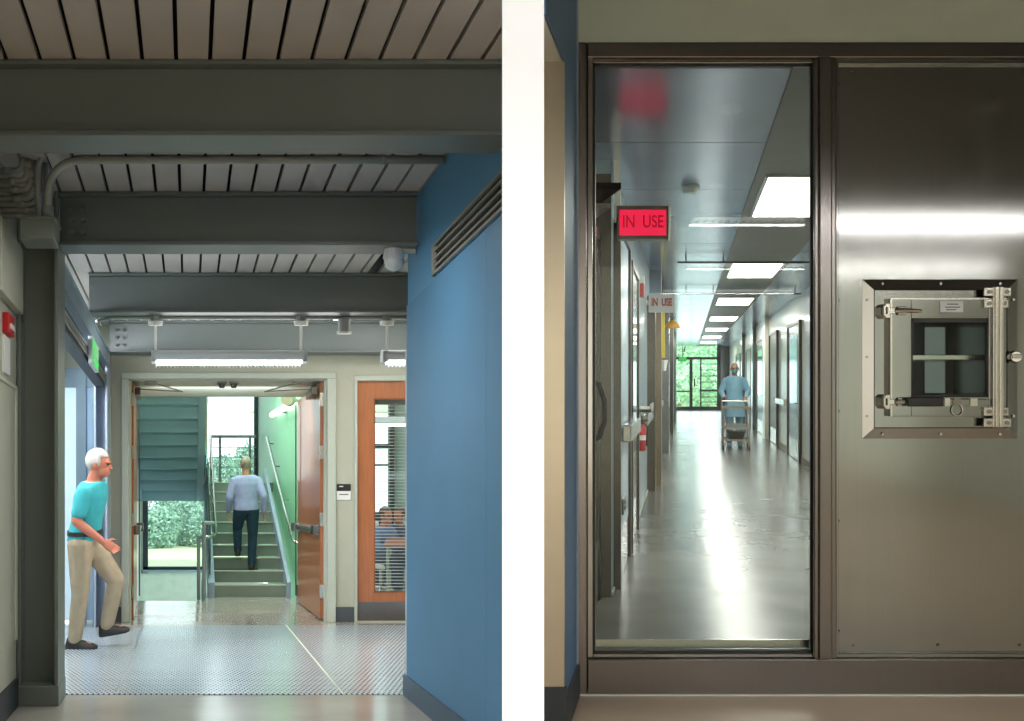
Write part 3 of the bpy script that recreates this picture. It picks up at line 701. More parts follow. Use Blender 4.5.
mk('glazing_bead', S(corr).box(gl0 - .025, gl0, SV - .03, SV + .05, gz0 - .02, gz1 + .02).box(gl1, mL + .004, SV - .03, SV + .05, gz0 - .02, gz1 + .02)
   .box(gl0, gl1, SV - .03, SV + .05, gz1, gz1 + .018).box(gl0, gl1, SV - .03, SV + .05, gz0 - .018, gz0), steel, sc, .003)
mk('gasket', S(corr).box(gl0, gl0 + .008, SV - .002, SV + .03, gz0, gz1).box(gl1 - .010, gl1, SV - .002, SV + .03, gz0, gz1).box(gl0, gl1, SV - .002, SV + .03, gz1 - .007, gz1).box(gl0, gl1, SV - .002, SV + .03, gz0, gz0 + .007), black, sc)
mk('bottom_rail', S(corr).box(gl0 + .008, gl1 - .010, SV + .04, SV + .05, gz0 + .007, cw(642, SV)), steel_bright, sc)
mk('pane', S(corr).box(gl0, gl1, SV + .012, SV + .022, gz0, gz1), pane_screen, sc)
mk('floor_seal', S(corr).box(-.5, RIGHT, SV - .06, SV - .048, 0, .006), white_plastic, sc)
# steel panel with opening for the pass-through
bx0, bx1, bz0, bz1 = cu(864, SV), cu(1015, SV), cw(436, SV), cw(282, SV)
pz0, pz1 = cw(653, SV), cw(64, SV)
pp = S(corr).box(mR, bx0, SV - .005, SV + .02, pz0, pz1).box(bx1, RIGHT - .1, SV - .005, SV + .02, pz0, pz1).box(bx0, bx1, SV - .005, SV + .02, pz0, bz0).box(bx0, bx1, SV - .005, SV + .02, bz1, pz1)
pn = tag(mk('wall_panel', pp, steel), 'large brushed stainless steel wall panel right of the glass', 'wall panel', None, 'structure')
mk('panel_bead', S(corr).box(mR, RIGHT - .1, SV - .03, SV, cw(656, SV), pz0 + .006).box(mR, RIGHT - .1, SV - .03, SV, pz1 - .01, cw(61, SV)).box(mR, mR + .012, SV - .03, SV, pz0, pz1), steel, pn, .003)
for xx, yy in ((852, 70), (936, 70), (1019, 70), (838, 84), (838, 191), (838, 300), (838, 411), (838, 521), (838, 631), (853, 645), (938, 645), (1020, 645)):
    yy = min(yy, 648)
    p = cp(xx, yy, SV - .005)
    mk('screw', S(corr).tube([(p[0], SV - .012, p[2]), (p[0], SV - .004, p[2])], [.005, .008], 10), steel_frame, pn)
shell('trim_panel_end', S(corr).box(RIGHT - .1, RIGHT, SV - .05, SV + .06, 0, cw(61, SV)), steel_frame, 'steel jamb right of the steel panel', 'trim')
shell('wall_front', S(corr).box(-.5, 3.6, SV - .04, SV + .1, hT, 3.42).box(RIGHT, 3.6, SV - .04, SV + .1, 0, hT), paint_greygreen, 'grey green wall above the steel screen')
shell('wall_front_right', S().box(4.6, 6.7, SV - .04, SV + .1, 0, 3.42), paint_greygreen, 'grey green wall right of the steel screen')
# blue side wall with the doorway that looks to the viewer
shell('wall_side_blue', S(corr).box(-.6, -.5, 4.13, SV + .02, 0, 3.42), paint_blue_dark, 'deep blue side wall beside the steel screen')
shell('wall_side_header', S(corr).box(-.51, -.5, 3.57, 4.13, 2.76, 3.42), paint_blue_dark, 'blue wall over the doorway beside the white pier')
shell('ceiling_doorway', S(corr).hexa([(-.6, 4.0, 2.76), (-.505, 3.58, 2.76), (-.505, 4.13, 2.76), (-.6, 4.13, 2.76), (-.6, 4.0, 3.42), (-.505, 3.58, 3.42), (-.505, 4.13, 3.42), (-.6, 4.13, 3.42)]), paint_soffit, 'cream soffit of the doorway beside the white pier', 'ceiling')
shell('trim_doorway', S(corr).box(-.62, -.50, 4.11, 4.13, .19, 2.76), M('jamb_steel', (190, 180, 160), .28, metal=.8, var=.04, scale=2, stretch=(1, 1, 3)), 'tan steel doorway jamb at the left of the screen', 'trim')
shell('trim_blue_edge', S(corr).box(-.506, -.494, SV - .075, SV - .05, .15, 3.4), M('edge_strip', (150, 170, 190), .35), 'pale strip where the blue wall meets the steel jamb', 'trim')
shell('baseboard_side', S(corr).box(-.62, -.49, 4.10, 4.13, 0, .19).box(-.5, -.487, 4.13, SV - .05, 0, .15), rubber_dark, 'dark base around the blue side wall', 'baseboard')

# ------------------------------------------------------------------ pass-through cabinet
t = thing('pass_through', 'stainless pass-through hatch with glazed door set in the steel panel', 'pass-through hatch', corr(cu(940, SV), SV, bz0))
F0, F1, G0, G1 = cu(862, SV), cu(1017, SV), cw(438.5, SV), cw(279.5, SV)   # flange outer
I0, I1, H0, H1 = cu(873, SV), cu(1006, SV), cw(428, SV), cw(290, SV)       # flange inner
s = S(corr); fv0, fv1 = SV - .006, SV - .020
def ringv(a0, a1, b0, b1, v): return [s.bm.verts.new(corr(*p)) for p in ((a0, v, b0), (a1, v, b0), (a1, v, b1), (a0, v, b1))]
ra = ringv(F0, F1, G0, G1, fv0); rb = ringv(I0, I1, H0, H1, fv1); rc = ringv(I0 + .004, I1 - .004, H0 + .004, H1 - .004, fv1); rd = ringv(I0 + .004, I1 - .004, H0 + .004, H1 - .004, SV - .012)
for A, B in ((ra, rb), (rb, rc), (rc, rd)):
    for i in range(4): s.face([A[i], A[(i + 1) % 4], B[(i + 1) % 4], B[i]])
fl = mk('flange', s, steel, t)
for xx in (882, 940, 999):
    for yy in (284, 434):
        p = cp(xx, yy, SV); mk('screw', S(corr).tube([(p[0], SV - .020, p[2]), (p[0], SV - .008, p[2])], .006, 8), steel_frame, fl)
for yy in (300, 357, 416):
    for xx in (866.5, 1012.5):
        p = cp(xx, yy, SV); mk('screw', S(corr).tube([(p[0], SV - .020, p[2]), (p[0], SV - .008, p[2])], .006, 8), steel_frame, fl)
J0, J1, L0, L1 = cu(889, SV), cu(1003, SV), cw(416, SV), cw(299, SV)       # door leaf
K0, K1, N0, N1 = cu(909, SV), cu(985.5, SV), cw(396.5, SV), cw(319, SV)    # glass
mk('face_plate', S(corr).box(I0, J0 + .02, SV - .02, SV, H0, H1).box(J1 - .02, I1, SV - .02, SV, H0, H1).box(J0 + .02, J1 - .02, SV - .02, SV, H0, L0 + .02).box(J0 + .02, J1 - .02, SV - .02, SV, L1 - .02, H1), steel, t)
dl = mk('hatch_door', S(corr).box(J0, K0, SV - .05, SV - .022, L0, L1).box(K1, J1, SV - .05, SV - .022, L0, L1).box(K0, K1, SV - .05, SV - .022, L0, N0).box(K0, K1, SV - .05, SV - .022, N1, L1), steel, t, .003)
mk('door_edge', S(corr).box(J0 - .004, J0 + .004, SV - .054, SV - .022, L0, L1).box(J0, J1, SV - .054, SV - .048, L1 - .006, L1), steel_bright, dl)
mk('window_gasket', S(corr).box(K0, K0 + .008, SV - .046, SV - .02, N0, N1).box(K1 - .008, K1, SV - .046, SV - .02, N0, N1).box(K0, K1, SV - .046, SV - .02, N1 - .018, N1).box(K0, K1, SV - .046, SV - .02, N0, N0 + .008), black, dl)
mk('window_pane', S(corr).box(K0, K1, SV - .034, SV - .028, N0, N1), pane_screen, dl)
# chamber behind
cb = SV + .75
mk('chamber', S(corr).box(K0 - .06, K0 - .05, SV, cb, N0 - .03, N1 + .05).box(K1 + .05, K1 + .06, SV, cb, N0 - .03, N1 + .05).box(K0 - .06, K1 + .06, SV, cb, N0 - .04, N0 - .03).box(K0 - .06, K1 + .06, SV, cb, N1 + .05, N1 + .06), steel_door, t)
rd_ = mk('rear_door', S(corr).box(K0 - .06, K0 - .02, cb, cb + .03, N0 - .03, N1 + .05).box(K1 + .01, K1 + .06, cb, cb + .03, N0 - .03, N1 + .05).box(K0 - .02, K1 + .01, cb, cb + .03, N0 - .03, N0 + .005).box(K0 - .02, K1 + .01, cb, cb + .03, N1 + .0, N1 + .05), steel_dark, t)
mk('upright', S(corr).box(K0 + .055, K0 + .085, cb - .01, cb + .02, N0 - .03, N1 + .05), black, rd_)
mk('upright', S(corr).box(K0 + .185, K0 + .25, cb - .01, cb + .02, N0 - .03, N1 + .05), M('deep_blue', (44, 58, 92), .4), rd_)
mk('rear_pane', S(corr).box(K0 - .02, K1 + .01, cb + .022, cb + .028, N0, N1), M('rear_glaze_glow', (150, 164, 160), .3, var=.1, emis=.3, ecol=(170, 184, 172)), rd_)  # pane's own glow brightens the chamber in place of corridor light
mk('shelf', S(corr).box(K0 - .05, K1 + .05, SV + .04, cb - .05, cw(360, SV), cw(354.5, SV)), steel_bright, t, .003)
# hinge rod
hx = cu(994, SV)
hg = mk('hinge_rod', S(corr).box(cu(990, SV), cu(993.5, SV), SV - .085, SV - .055, cw(426.5, SV), cw(288, SV)).box(cu(994.5, SV), cu(998, SV), SV - .085, SV - .055, cw(426.5, SV), cw(288, SV)).box(cu(989, SV), cu(999, SV), SV - .065, SV - .05, cw(427, SV), cw(287.5, SV)), steel_bright, t, .003)
for yy in (293, 304.5, 411, 422):
    for xx in (985, 1002.5):
        off = 0 if yy in (293, 422) else -2.5 * (1 if xx > 990 else 0)
        a = xx + off
        hpn = mk('hinge_plate', S(corr).box(cu(a - 5, SV), cu(a + 4, SV), SV - .068, SV - .05, cw(yy + 4.2, SV), cw(yy - 4.2, SV)), steel_bright, hg, .002)
        p = cp(a, yy, SV)
        mk('bolt', S(corr).tube([(p[0], SV - .074, p[2]), (p[0], SV - .066, p[2])], .010, 6), steel_dark, hpn)
# latches
def latch(yc, kind):
    p = cp(885.5, yc, SV)
    l = mk('latch', S(corr).prism([(p[0] - .022, p[2] - .018), (p[0] - .010, p[2] - .034), (p[0] + .008, p[2] - .034), (p[0] + .008, p[2] - .014), (p[0] + .03, p[2] - .014), (p[0] + .03, p[2] + .014),
                                  (p[0] + .008, p[2] + .014), (p[0] + .008, p[2] + .034), (p[0] - .010, p[2] + .034), (p[0] - .022, p[2] + .018)], 'v', SV - .068, SV - .02), steel_bright, t, .003)
    mk('latch_slot', S(corr).box(p[0] - .011, p[0] - .004, SV - .071, SV - .066, p[2] - .016, p[2] + .016), black, l)
    return l, p
l, p = latch(311.5, 0)
mk('latch_arm', S(corr).tube([(p[0] + .03, SV - .062, p[2]), (p[0] + .08, SV - .066, p[2] + .002), (cu(918, SV), SV - .07, p[2] - .002)], [.012, .010, .007], 8), steel_bright, l)
mk('latch_lug', S(corr).box(p[0] + .045, p[0] + .085, SV - .064, SV - .05, p[2] - .02, p[2] + .02), steel, l, .003)
l, p = latch(401.5, 1)
mk('latch_arm', S(corr).tube([(p[0] + .03, SV - .062, p[2]), (cu(910, SV), SV - .07, p[2])], [.012, .010], 8), steel_bright, l)
mk('latch_lug', S(corr).box(p[0] + .045, p[0] + .085, SV - .064, SV - .05, p[2] - .02, p[2] + .02), steel, l, .003)
mk('black_grip', S(corr).box(cu(903, SV), cu(939, SV), SV - .095, SV - .06, cw(406, SV), cw(397, SV)), black, l, .006)
mk('lock_bar', S(corr).box(cu(939, SV), cu(985, SV), SV - .085, SV - .06, cw(405, SV), cw(398.5, SV)), steel, l, .003)
mk('bar_segment', S(corr).box(cu(940, SV), cu(945, SV), SV - .09, SV - .06, cw(405.5, SV), cw(398, SV)).box(cu(965, SV), cu(972, SV), SV - .09, SV - .06, cw(405.5, SV), cw(398, SV)), steel_bright, l)
mk('key_cylinder', S(corr).tube([cp(957, 402, SV - .095), cp(957, 402, SV - .07)], .017, 14), steel_frame, l)
mk('pull_ring', S(corr).tube([tuple(V(cp(957, 410, SV - .055)) + V((.026 * math.cos(a), 0, .026 * math.sin(a)))) for a in [2 * PI * k / 16 for k in range(17)]], .003, 6), chrome, l)
# name plate
npl = mk('name_plate', S(corr).box(cu(937, SV), cu(960, SV), SV - .055, SV - .05, cw(313, SV), cw(302, SV)), M('plate_grey', (206, 210, 216), .35), dl)
for yy, a, b in ((305, 944, 955), (308, 942, 957), (310.5, 943, 953)):
    mk('text_line', S(corr).box(cu(a, SV), cu(b, SV), SV - .0565, SV - .055, cw(yy + .5, SV), cw(yy - .5, SV)), steel_dark, npl)
# side knob
kp = cp(1012, 357, SV)
kb = mk('turn_knob', S(corr).tube([(kp[0], SV - .03, kp[2]), (kp[0], SV - .065, kp[2])], [.030, .026], 18), steel, t, .003)
mk('knob_slot', S(corr).box(kp[0] - .018, kp[0] + .024, SV - .075, SV - .06, kp[2] - .008, kp[2] + .012), steel_bright, kb, .002)

# ================================================================== CORRIDOR shell
CC = 2.92; END = 45.6; LU, RU = -.5, 1.98
shell('floor_corridor', S(corr).box(-.75, 2.1, SV, END + .3, -.1, 0), concrete_corr, 'polished grey concrete floor of the corridor', 'floor')
sl = S(corr); v = SV
while v < END:
    sl.box(-.75, .50, v + .006, min(v + 1.55, END) - .006, CC, CC + .04); sl.box(1.30, 2.1, v + .006, min(v + 1.55, END) - .006, CC, CC + .04); v += 1.55
shell('ceiling_corridor', sl, corr_ceiling, 'smooth reflecting panelled corridor ceiling', 'ceiling')
shell('ceiling_corridor_backing', S(corr).box(-.8, 2.2, SV + .05, END + .2, CC + .12, CC + .15), rubber_dark, 'dark void above the corridor ceiling', 'ceiling')
shell('trim_light_tray', S(corr).box(.50, 1.30, SV, END, CC - .012, CC + .04), light_strip_grey, 'grey tray carrying the corridor ceiling lights', 'trim')
t0 = None
v0 = 7.14
names = ['largest and nearest glowing ceiling panel light', 'second glowing ceiling panel light from the screen', 'third glowing ceiling panel light from the screen', 'fourth glowing ceiling panel light from the screen', 'fifth glowing ceiling panel light from the screen', 'sixth glowing ceiling panel light from the screen', 'farthest glowing ceiling panel light before the garden doors']
for k in range(7):
    off = corr(0, 5.4 * k, 0)
    if k == 0:
        t0 = thing('ceiling_light', names[0], 'ceiling light', corr(.9, v0 + .85, CC), 'panel lights along the corridor ceiling')
        mk('light_frame', S(corr).box(.565, .59, v0 - .03, v0 + 1.77, CC - .03, CC).box(1.22, 1.245, v0 - .03, v0 + 1.77, CC - .03, CC).box(.59, 1.22, v0 - .03, v0, CC - .03, CC).box(.59, 1.22, v0 + 1.74, v0 + 1.77, CC - .03, CC), white_plastic, t0)
        mk('diffuser', S(corr).box(.59, 1.22, v0, v0 + 1.74, CC - .024, CC - .014), panel_glow, t0)
    else:
        copy_tree(t0, off, names[k])
# cross rails under the ceiling (unistrut lines)
for v, lab in ((12.0, 'thin rail hung across the corridor ceiling nearer the screen'), (16.5, 'thin rail hung across the corridor ceiling past the second light')):
    t = thing('ceiling_rail', lab, 'rail', corr(0, v, CC - .06), 'cross rails below the ceiling')
    mk('rail', S(corr).box(-.1, 1.9, v, v + .03, CC - .08, CC - .06), steel_dark, t)
    for u in (0, .45, 1.8): mk('hanger', S(corr).tube([(u, v + .015, CC - .06), (u, v + .015, CC)], .008, 6), steel_dark, t)
t = thing('ceiling_disc', 'white round disc put in for a lamp cup mirrored in the glass', 'ceiling disc', corr(.03, 7.6, CC - .06))  # disc stands in for a pendant cup reflected in the screen
mk('disc_base', S(corr).tube([(.03, 7.6, CC - .02), (.03, 7.6, CC)], .07, 18), white_plastic, t)
mk('disc_head', S(corr).tube([(.03, 7.6, CC - .055), (.03, 7.6, CC - .02)], [.045, .06], 18), white_plastic, t)

# left wall : recess for the first door, then a straight run
shell('wall_corridor_left', S(corr).box(-.70, -.60, SV + .06, 6.68, 0, CC).box(-.70, LU, 6.68, END + .2, 0, CC), panel_ice, 'pale steel clad left wall of the corridor')
shell('trim_recess_jamb', S(corr).box(-.60, -.498, 6.66, 6.70, 0, CC - .1), steel_dark, 'brown steel jamb after the first left door', 'trim')
shell('baseboard_corridor_left', S(corr).box(LU, LU + .012, 6.72, END, 0, .02), nosing, 'thin pale cove line along the left corridor wall', 'baseboard')
d = thing('door_5', 'first steel door in the recess left of the corridor with a big pull handle', 'door', corr(-.6, 5.7, 0), None, 'structure')
mk('leaf', S(corr).box(-.60, -.575, 4.85, 6.55, .01, 2.35), steel_door, d, .003)
mk('frame', S(corr).box(-.60, -.565, 4.76, 4.85, 0, 2.42).box(-.60, -.565, 6.55, 6.64, 0, 2.42).box(-.60, -.565, 4.76, 6.64, 2.35, 2.42), steel_dark, d)
ph = cw(380, 6.1), cw(441, 6.1)
mk('pull_handle', S(corr).tube([(-.575, 6.05, ph[1]), (-.52, 6.0, ph[1] + .03), (-.488, 6.0, (ph[0] + ph[1]) / 2 - .06), (-.488, 6.0, (ph[0] + ph[1]) / 2 + .06), (-.52, 6.0, ph[0] - .03), (-.575, 6.05, ph[0])], .018, 10), black, d, smooth=True)
mk('handle_plate', S(corr).box(-.578, -.568, 5.85, 6.25, ph[1] - .06, ph[0] + .05), steel_dark, d)
mk('kick_plate', S(corr).box(-.576, -.572, 4.9, 6.5, .02, .4), steel_dark, d)
def side_door(i, v0, v1, u, side, lab, top=2.15, mat=steel_door, win=False, lever=True):
    n = thing('door_%d' % i, lab, 'door', corr(u, (v0 + v1) / 2, 0), None, 'structure')
    a = u; b = u + .03 * side; c = u + .05 * side
    lo, hi = min(a, b), max(a, b); lo2, hi2 = min(a, c), max(a, c)
    fw = (v1 - v0) * .06
    mk('leaf', S(corr).box(lo, hi, v0 + fw, v1 - fw, .01, top), mat, n, .003)
    mk('frame', S(corr).box(lo2, hi2, v0, v0 + fw, 0, top + .06).box(lo2, hi2, v1 - fw, v1, 0, top + .06).box(lo2, hi2, v0, v1, top, top + .06), steel_dark, n, .003)
    if win:
        mk('window', S(corr).box(min(b, b + .006 * side), max(b, b + .006 * side), v0 + (v1 - v0) * .22, v0 + (v1 - v0) * .78, 1.0, top - .2), M('door_glass', (176, 206, 220), .08, metal=.5, emis=.12, ecol=(170, 210, 230)), n)  # faint self-glow brightens the glass, no lamp behind it
    if lever:
        hv = v0 + (v1 - v0) * .14
        mk('lever', S(corr).tube([(b, hv, 1.02), (b + .05 * side, hv, 1.02), (b + .05 * side, hv + .2, 1.02)], .012, 8), steel_bright, n)
    mk('kick_plate', S(corr).box(min(b, b + .004 * side), max(b, b + .004 * side), v0 + fw * 1.5, v1 - fw * 1.5, .02, .35), steel, n)
    return n
side_door(6, 6.9, 8.25, LU, 1, 'second left corridor door with pale flush steel face', 2.5, panel_ice, lever=True)
side_door(7, 8.5, 9.7, LU, 1, 'third left corridor door with a tall bright window', 2.4, steel_door, win=True)
side_door(8, 15.0, 18.0, LU, 1, 'left corridor door just past the blue pilaster', 2.2)
side_door(9, 20.5, 23.5, LU, 1, 'left corridor door level with the gowned worker', 2.2)
side_door(10, 27, 31, LU, 1, 'left corridor door farther than the worker', 2.2)
side_door(11, 35, 39, LU, 1, 'left corridor door nearest the garden doors', 2.2)
# right wall and its doors
shell('wall_corridor_right', S(corr).box(RU, RU + .12, SV + .1, END + .2, 0, CC), M('corridor_cream', (226, 224, 212), .3, var=.03, coat=.2), 'cream right wall of the corridor')
shell('baseboard_corridor_right', S(corr).box(RU - .014, RU, SV + .1, END, 0, .12), M('base_taupe', (150, 142, 124), .45), 'taupe base along the right corridor wall', 'baseboard')
side_door(12, 17.1, 19.2, RU, -1, 'nearest right corridor door with a tall glass panel', cw(320, 17.3) - .06 + .0, steel_door, win=True)
side_door(13, 21.4, 23.4, RU, -1, 'dark right corridor door past the cream bay', cw(330, 21.5) - .06, M('bronze_door', (126, 112, 94), .3, metal=.8))
side_door(14, 25.0, 27.6, RU, -1, 'steel right corridor door beside the worker', 2.4, steel_door, win=True)
side_door(15, 30, 32.5, RU, -1, 'dark right corridor door behind the worker', 2.3, MATS['bronze_door'])
side_door(16, 36, 39, RU, -1, 'farthest right corridor door', 2.3)
for v, lab in ((24.2, 'slim cream pilaster on the right wall between two doors'), (28.6, 'slim steel pilaster on the right wall behind the worker'), (34, 'far steel pilaster on the right wall')):
    tag(mk('pilaster', S(corr).box(RU - .1, RU, v - .35, v + .35, 0, CC), MATS['corridor_cream'] if v < 25 else steel_door, bevel=.004), lab, 'pilaster', 'right wall pilasters', 'structure')
def crash(u, side, v0, v1, lab, w=1.05):
    t = thing('crash_rail', lab, 'rail', corr(u, (v0 + v1) / 2, w), 'bumper rails on the corridor walls')
    a, b = sorted((u + .02 * side, u + .085 * side))
    mk('rail', S(corr).box(a, b, v0, v1, w - .06, w + .06), steel_bright, t, .01)
    a, b = sorted((u, u + .03 * side)); k = v0 + .2
    while k < v1:
        mk('bracket', S(corr).box(a, b, k, k + .08, w - .03, w + .03), steel_dark, t); k += 1.6
crash(LU + .035, 1, 7.0, 8.4, 'stainless bumper rail end nearest the screen on the left wall', 1.07)
crash(LU, 1, 11.0, 13.4, 'stainless bumper rail under the small shelf on the left wall', 1.0)
crash(RU, -1, 19.4, 21.3, 'pale bumper rail on the cream bay of the right wall', .98)
crash(LU, 1, 18.2, 20.4, 'far stainless bumper rail on the left wall', 1.0)
# left wall pilasters
for v, pu, lab, m in ((12.9, -.40, 'narrow brown pilaster on the left wall past the red extinguisher', steel_dark), (13.65, -.34, 'wide blue grey pilaster on the left corridor wall', M('pilaster_blue', (122, 140, 158), .35)), (19.3, -.33, 'pilaster on the left wall past the yellow shower', steel_door), (26, -.33, 'far pilaster on the left corridor wall', steel_dark), (33, -.33, 'farthest pilaster on the left corridor wall', steel_door)):
    tag(mk('pilaster', S(corr).box(LU, pu, v, v + (.5 if v < 14 else .8), 0, CC - .4 if v == 12.9 else CC), m, bevel=.004), lab, 'pilaster', 'left wall pilasters', 'structure')
tag(mk('pilaster', S(corr).box(-.43, -.335, 13.62, 13.66, 0, CC - .35), M('brown_cladding', (150, 134, 112), .3, metal=.7)), 'brown steel cladding on the face of the blue grey pilaster', 'cladding', None, 'structure')
# shelf, extinguisher, fire alarm, outlet
t = thing('wall_shelf', 'small pale shelf tray on the left corridor wall', 'shelf', corr(-.4, 10.4, 1.1))
mk('shelf_top', S(corr).box(LU, -.35, 10.0, 10.8, cw(412, 10.1), cw(409, 10.1)), paint_soffit, t)
mk('shelf_lip', S(corr).box(-.36, -.35, 10.0, 10.8, cw(413, 10.1), cw(404, 10.1)).box(LU, -.35, 10.0, 10.03, cw(412, 10.1), cw(406, 10.1)), white_plastic, t)
for u in (-.48, -.40): mk('bracket', S(corr).box(u, u + .02, 10.05, 10.2, cw(425, 10.1), cw(412, 10.1)), steel_bright, t)
t = thing('fire_extinguisher', 'red fire extinguisher hung on the left corridor wall below the shelf', 'fire extinguisher', corr(cu(641.5, 9.95), 9.95, cw(450, 9.95)))
eu = cu(641.5, 9.95)
mk('cylinder', S(corr).tube([(eu, 9.95, cw(451, 9.95)), (eu, 9.95, cw(449, 9.95)), (eu, 9.95, cw(428, 9.95)), (eu, 9.95, cw(424, 9.95))], [.035, .045, .045, .02], 16), red, t, smooth=True)
mk('label_band', S(corr).tube([(eu, 9.95, cw(440, 9.95)), (eu, 9.95, cw(435, 9.95))], .0465, 16), white_plastic, t)
mk('valve', S(corr).tube([(eu, 9.95, cw(424, 9.95)), (eu, 9.95, cw(420, 9.95))], .016, 10).box(eu - .01, eu + .06, 9.94, 9.96, cw(421.5, 9.95), cw(419.5, 9.95)), steel_dark, t)
mk('hose', S(corr).tube([(eu + .02, 9.93, cw(422, 9.95)), (eu + .06, 9.93, cw(428, 9.95)), (eu + .05, 9.93, cw(446, 9.95))], .008, 6), black, t)
t = thing('fire_alarm_horn', 'red and white fire alarm horn high on the left corridor wall', 'fire alarm', corr(-.48, 10.3, cw(297, 10.3)))
mk('horn_body', S(corr).box(LU, -.43, 10.2, 10.4, cw(297, 10.3), cw(284, 10.3)), red, t, .004)
mk('strobe', S(corr).box(-.47, -.43, 10.22, 10.38, cw(284, 10.3), cw(276, 10.3)), white_plastic, t)
t = thing('wall_outlet', 'small dark outlet low on the left corridor wall', 'outlet', corr(-.47, 7.45, cw(512, 7.45)))
mk('outlet_plate', S(corr).box(LU + .03, -.455, 7.3, 7.62, cw(512, 7.45), cw(497, 7.45)), steel_dark, t, .003)
mk('socket', S(corr).box(-.456, -.45, 7.4, 7.5, cw(503, 7.45), cw(500, 7.45)).box(-.456, -.45, 7.4, 7.5, cw(509, 7.45), cw(506, 7.45)), black, t)
# emergency shower
v = 15.2
t = thing('emergency_shower', 'yellow emergency shower with pull pipe on the left of the corridor', 'safety shower', corr(cu(664, v), v, 0))
mk('shower_head', S(corr).tube([(cu(672.5, v), v, cw(328, v)), (cu(672.5, v), v, cw(324.5, v)), (cu(672.5, v), v, cw(320, v))], [.115, .10, .02], 18), amber, t)
mk('supply_pipe', S(corr).tube([(cu(672.5, v), v, cw(320, v)), (cu(672.5, v), v, cw(316, v)), (cu(663, v), v, cw(316, v)), (cu(663, v), v, CC)], .018, 8), steel_dark, t)
mk('down_pipe', S(corr).box(cu(661.5, v), cu(665, v), v - .03, v + .02, cw(358, v), cw(300, v)), yellow, t, .004)
mk('eyewash_cup', S(corr).tube([(cu(664, v), v, cw(371, v)), (cu(664, v), v, cw(360, v))], [.03, .06], 12), white_plastic, t)
mk('wall_arm', S(corr).tube([(cu(664, v), v, cw(366, v)), (LU, v, cw(366, v))], .018, 8), steel_bright, t)

# IN USE signs
v = 6.68
a0, a1, b0, b1 = cu(617, v), cu(669.5, v), cw(239, v), cw(205.5, v)
t = thing('lit_sign', 'glowing red sign reading in use, hung above the corridor entrance', 'sign', corr((a0 + a1) / 2, v, b0))
mk('sign_case', S(corr).box(a0, a1, v, v + .1, b0, b1), M('sign_case_grey', (168, 164, 152), .4), t, .004)
mk('sign_face', S(corr).box(a0 + .018, a1 - .022, v - .006, v, b0 + .025, b1 - .03), red_glow, t)
mk('side_trim', S(corr).box(a1 - .008, a1 + .004, v - .01, v + .1, b0, b1), steel_bright, t)
lettering('lettering', 'IN  USE', .115, corr((a0 + a1) / 2 - .002, v - .009, (b0 + b1) / 2 + .0), red_letter, t, width=.74, bold=.003)
mk('ceiling_bracket', S(corr).box(a0 - .02, a0 + .02, v + .02, v + .08, (b0 + b1) / 2, CC), steel_bright, t)
v = 12.6
a0, a1, b0, b1 = cu(648.5, v), cu(675, v), cw(312, v), cw(293, v)
t = thing('flag_sign', 'faintly glowing white sign with red letters reading in use, on the left corridor wall', 'sign', corr((a0 + a1) / 2, v, b0))
mk('sign_case', S(corr).box(a0, a1, v, v + .1, b0, b1), M('sign_white_glow', (236, 234, 230), .5, emis=.12), t, .004)  # faint glow added to brighten a sign that has no lamp
lettering('lettering', 'IN  USE', .135, corr((a0 + a1) / 2, v - .003, (b0 + b1) / 2), M('letter_red', (214, 30, 40), .5), t, width=.60, bold=.004)
mk('wall_bracket', S(corr).box(LU, a0, v + .03, v + .07, (b0 + b1) / 2 - .03, (b0 + b1) / 2 + .03), steel_bright, t)

# garden doors at the far end
t = thing('door_17', 'dark framed glass garden doors at the far end of the corridor', 'door', corr(.5, END, 0), None, 'structure')
v = END
X = lambda x: cu(x, v); Y = lambda y: cw(y, v)
mk('frame', S(corr).box(LU, X(676.5), v - .1, v + .1, 0, CC).box(X(689.5), X(692.5), v - .1, v + .1, 0, Y(357)).box(X(717), X(720.5), v - .1, v + .1, 0, CC)
   .box(LU, X(720), v - .1, v + .1, Y(359.5), Y(357)).box(LU, X(720), v - .1, v + .1, 0, Y(406.5)).box(X(700), X(701.5), v - .06, v + .06, 0, Y(358)), dark_frame, t)
mk('mid_rail', S(corr).box(X(676), X(690), v - .06, v + .06, Y(392), Y(390.5)).box(X(701), X(717), v - .06, v + .06, Y(391.5), Y(389.5)), dark_frame, t)
gb = S(corr)
for yy in (364, 370, 376, 382, 397, 402): gb.box(X(701.5), X(717), v - .04, v + .04, Y(yy + .35), Y(yy - .35))
mk('glazing_bars', gb, dark_frame, t)
mk('pull_handle', S(corr).tube([(X(694.5), v - .1, Y(386)), (X(694.5), v - .18, Y(386)), (X(694.5), v - .18, Y(379)), (X(694.5), v - .1, Y(379))], .03, 8), black, t)
mk('pane', S(corr).box(LU, X(719), v, v + .02, .05, CC), pane, t)
shell('wall_corridor_end', S(corr).box(X(720.5), RU, END - .1, END + .15, 0, CC), steel_door, 'steel clad end wall right of the garden doors')
t = thing('exit_sign', 'small green exit sign over the garden doors', 'sign', corr(X(682.5), END - .3, Y(361.5)))
mk('sign_case', S(corr).box(X(679), X(686.5), END - .35, END - .28, Y(361.5), Y(356.8)), green_glow, t, .01)
lettering('lettering', 'EXIT', .15, corr(X(682.7), END - .36, Y(359.2)), white_plastic, t)
mk('hanger', S(corr).tube([(X(682.7), END - .31, Y(357)), (X(682.7), END - .31, CC)], .015, 6), black, t)
shell('lawn_garden', S(corr).box(-20, 24, END + .2, 90, -.16, -.06), lawn_green, 'green garden ground beyond the corridor doors', 'lawn')
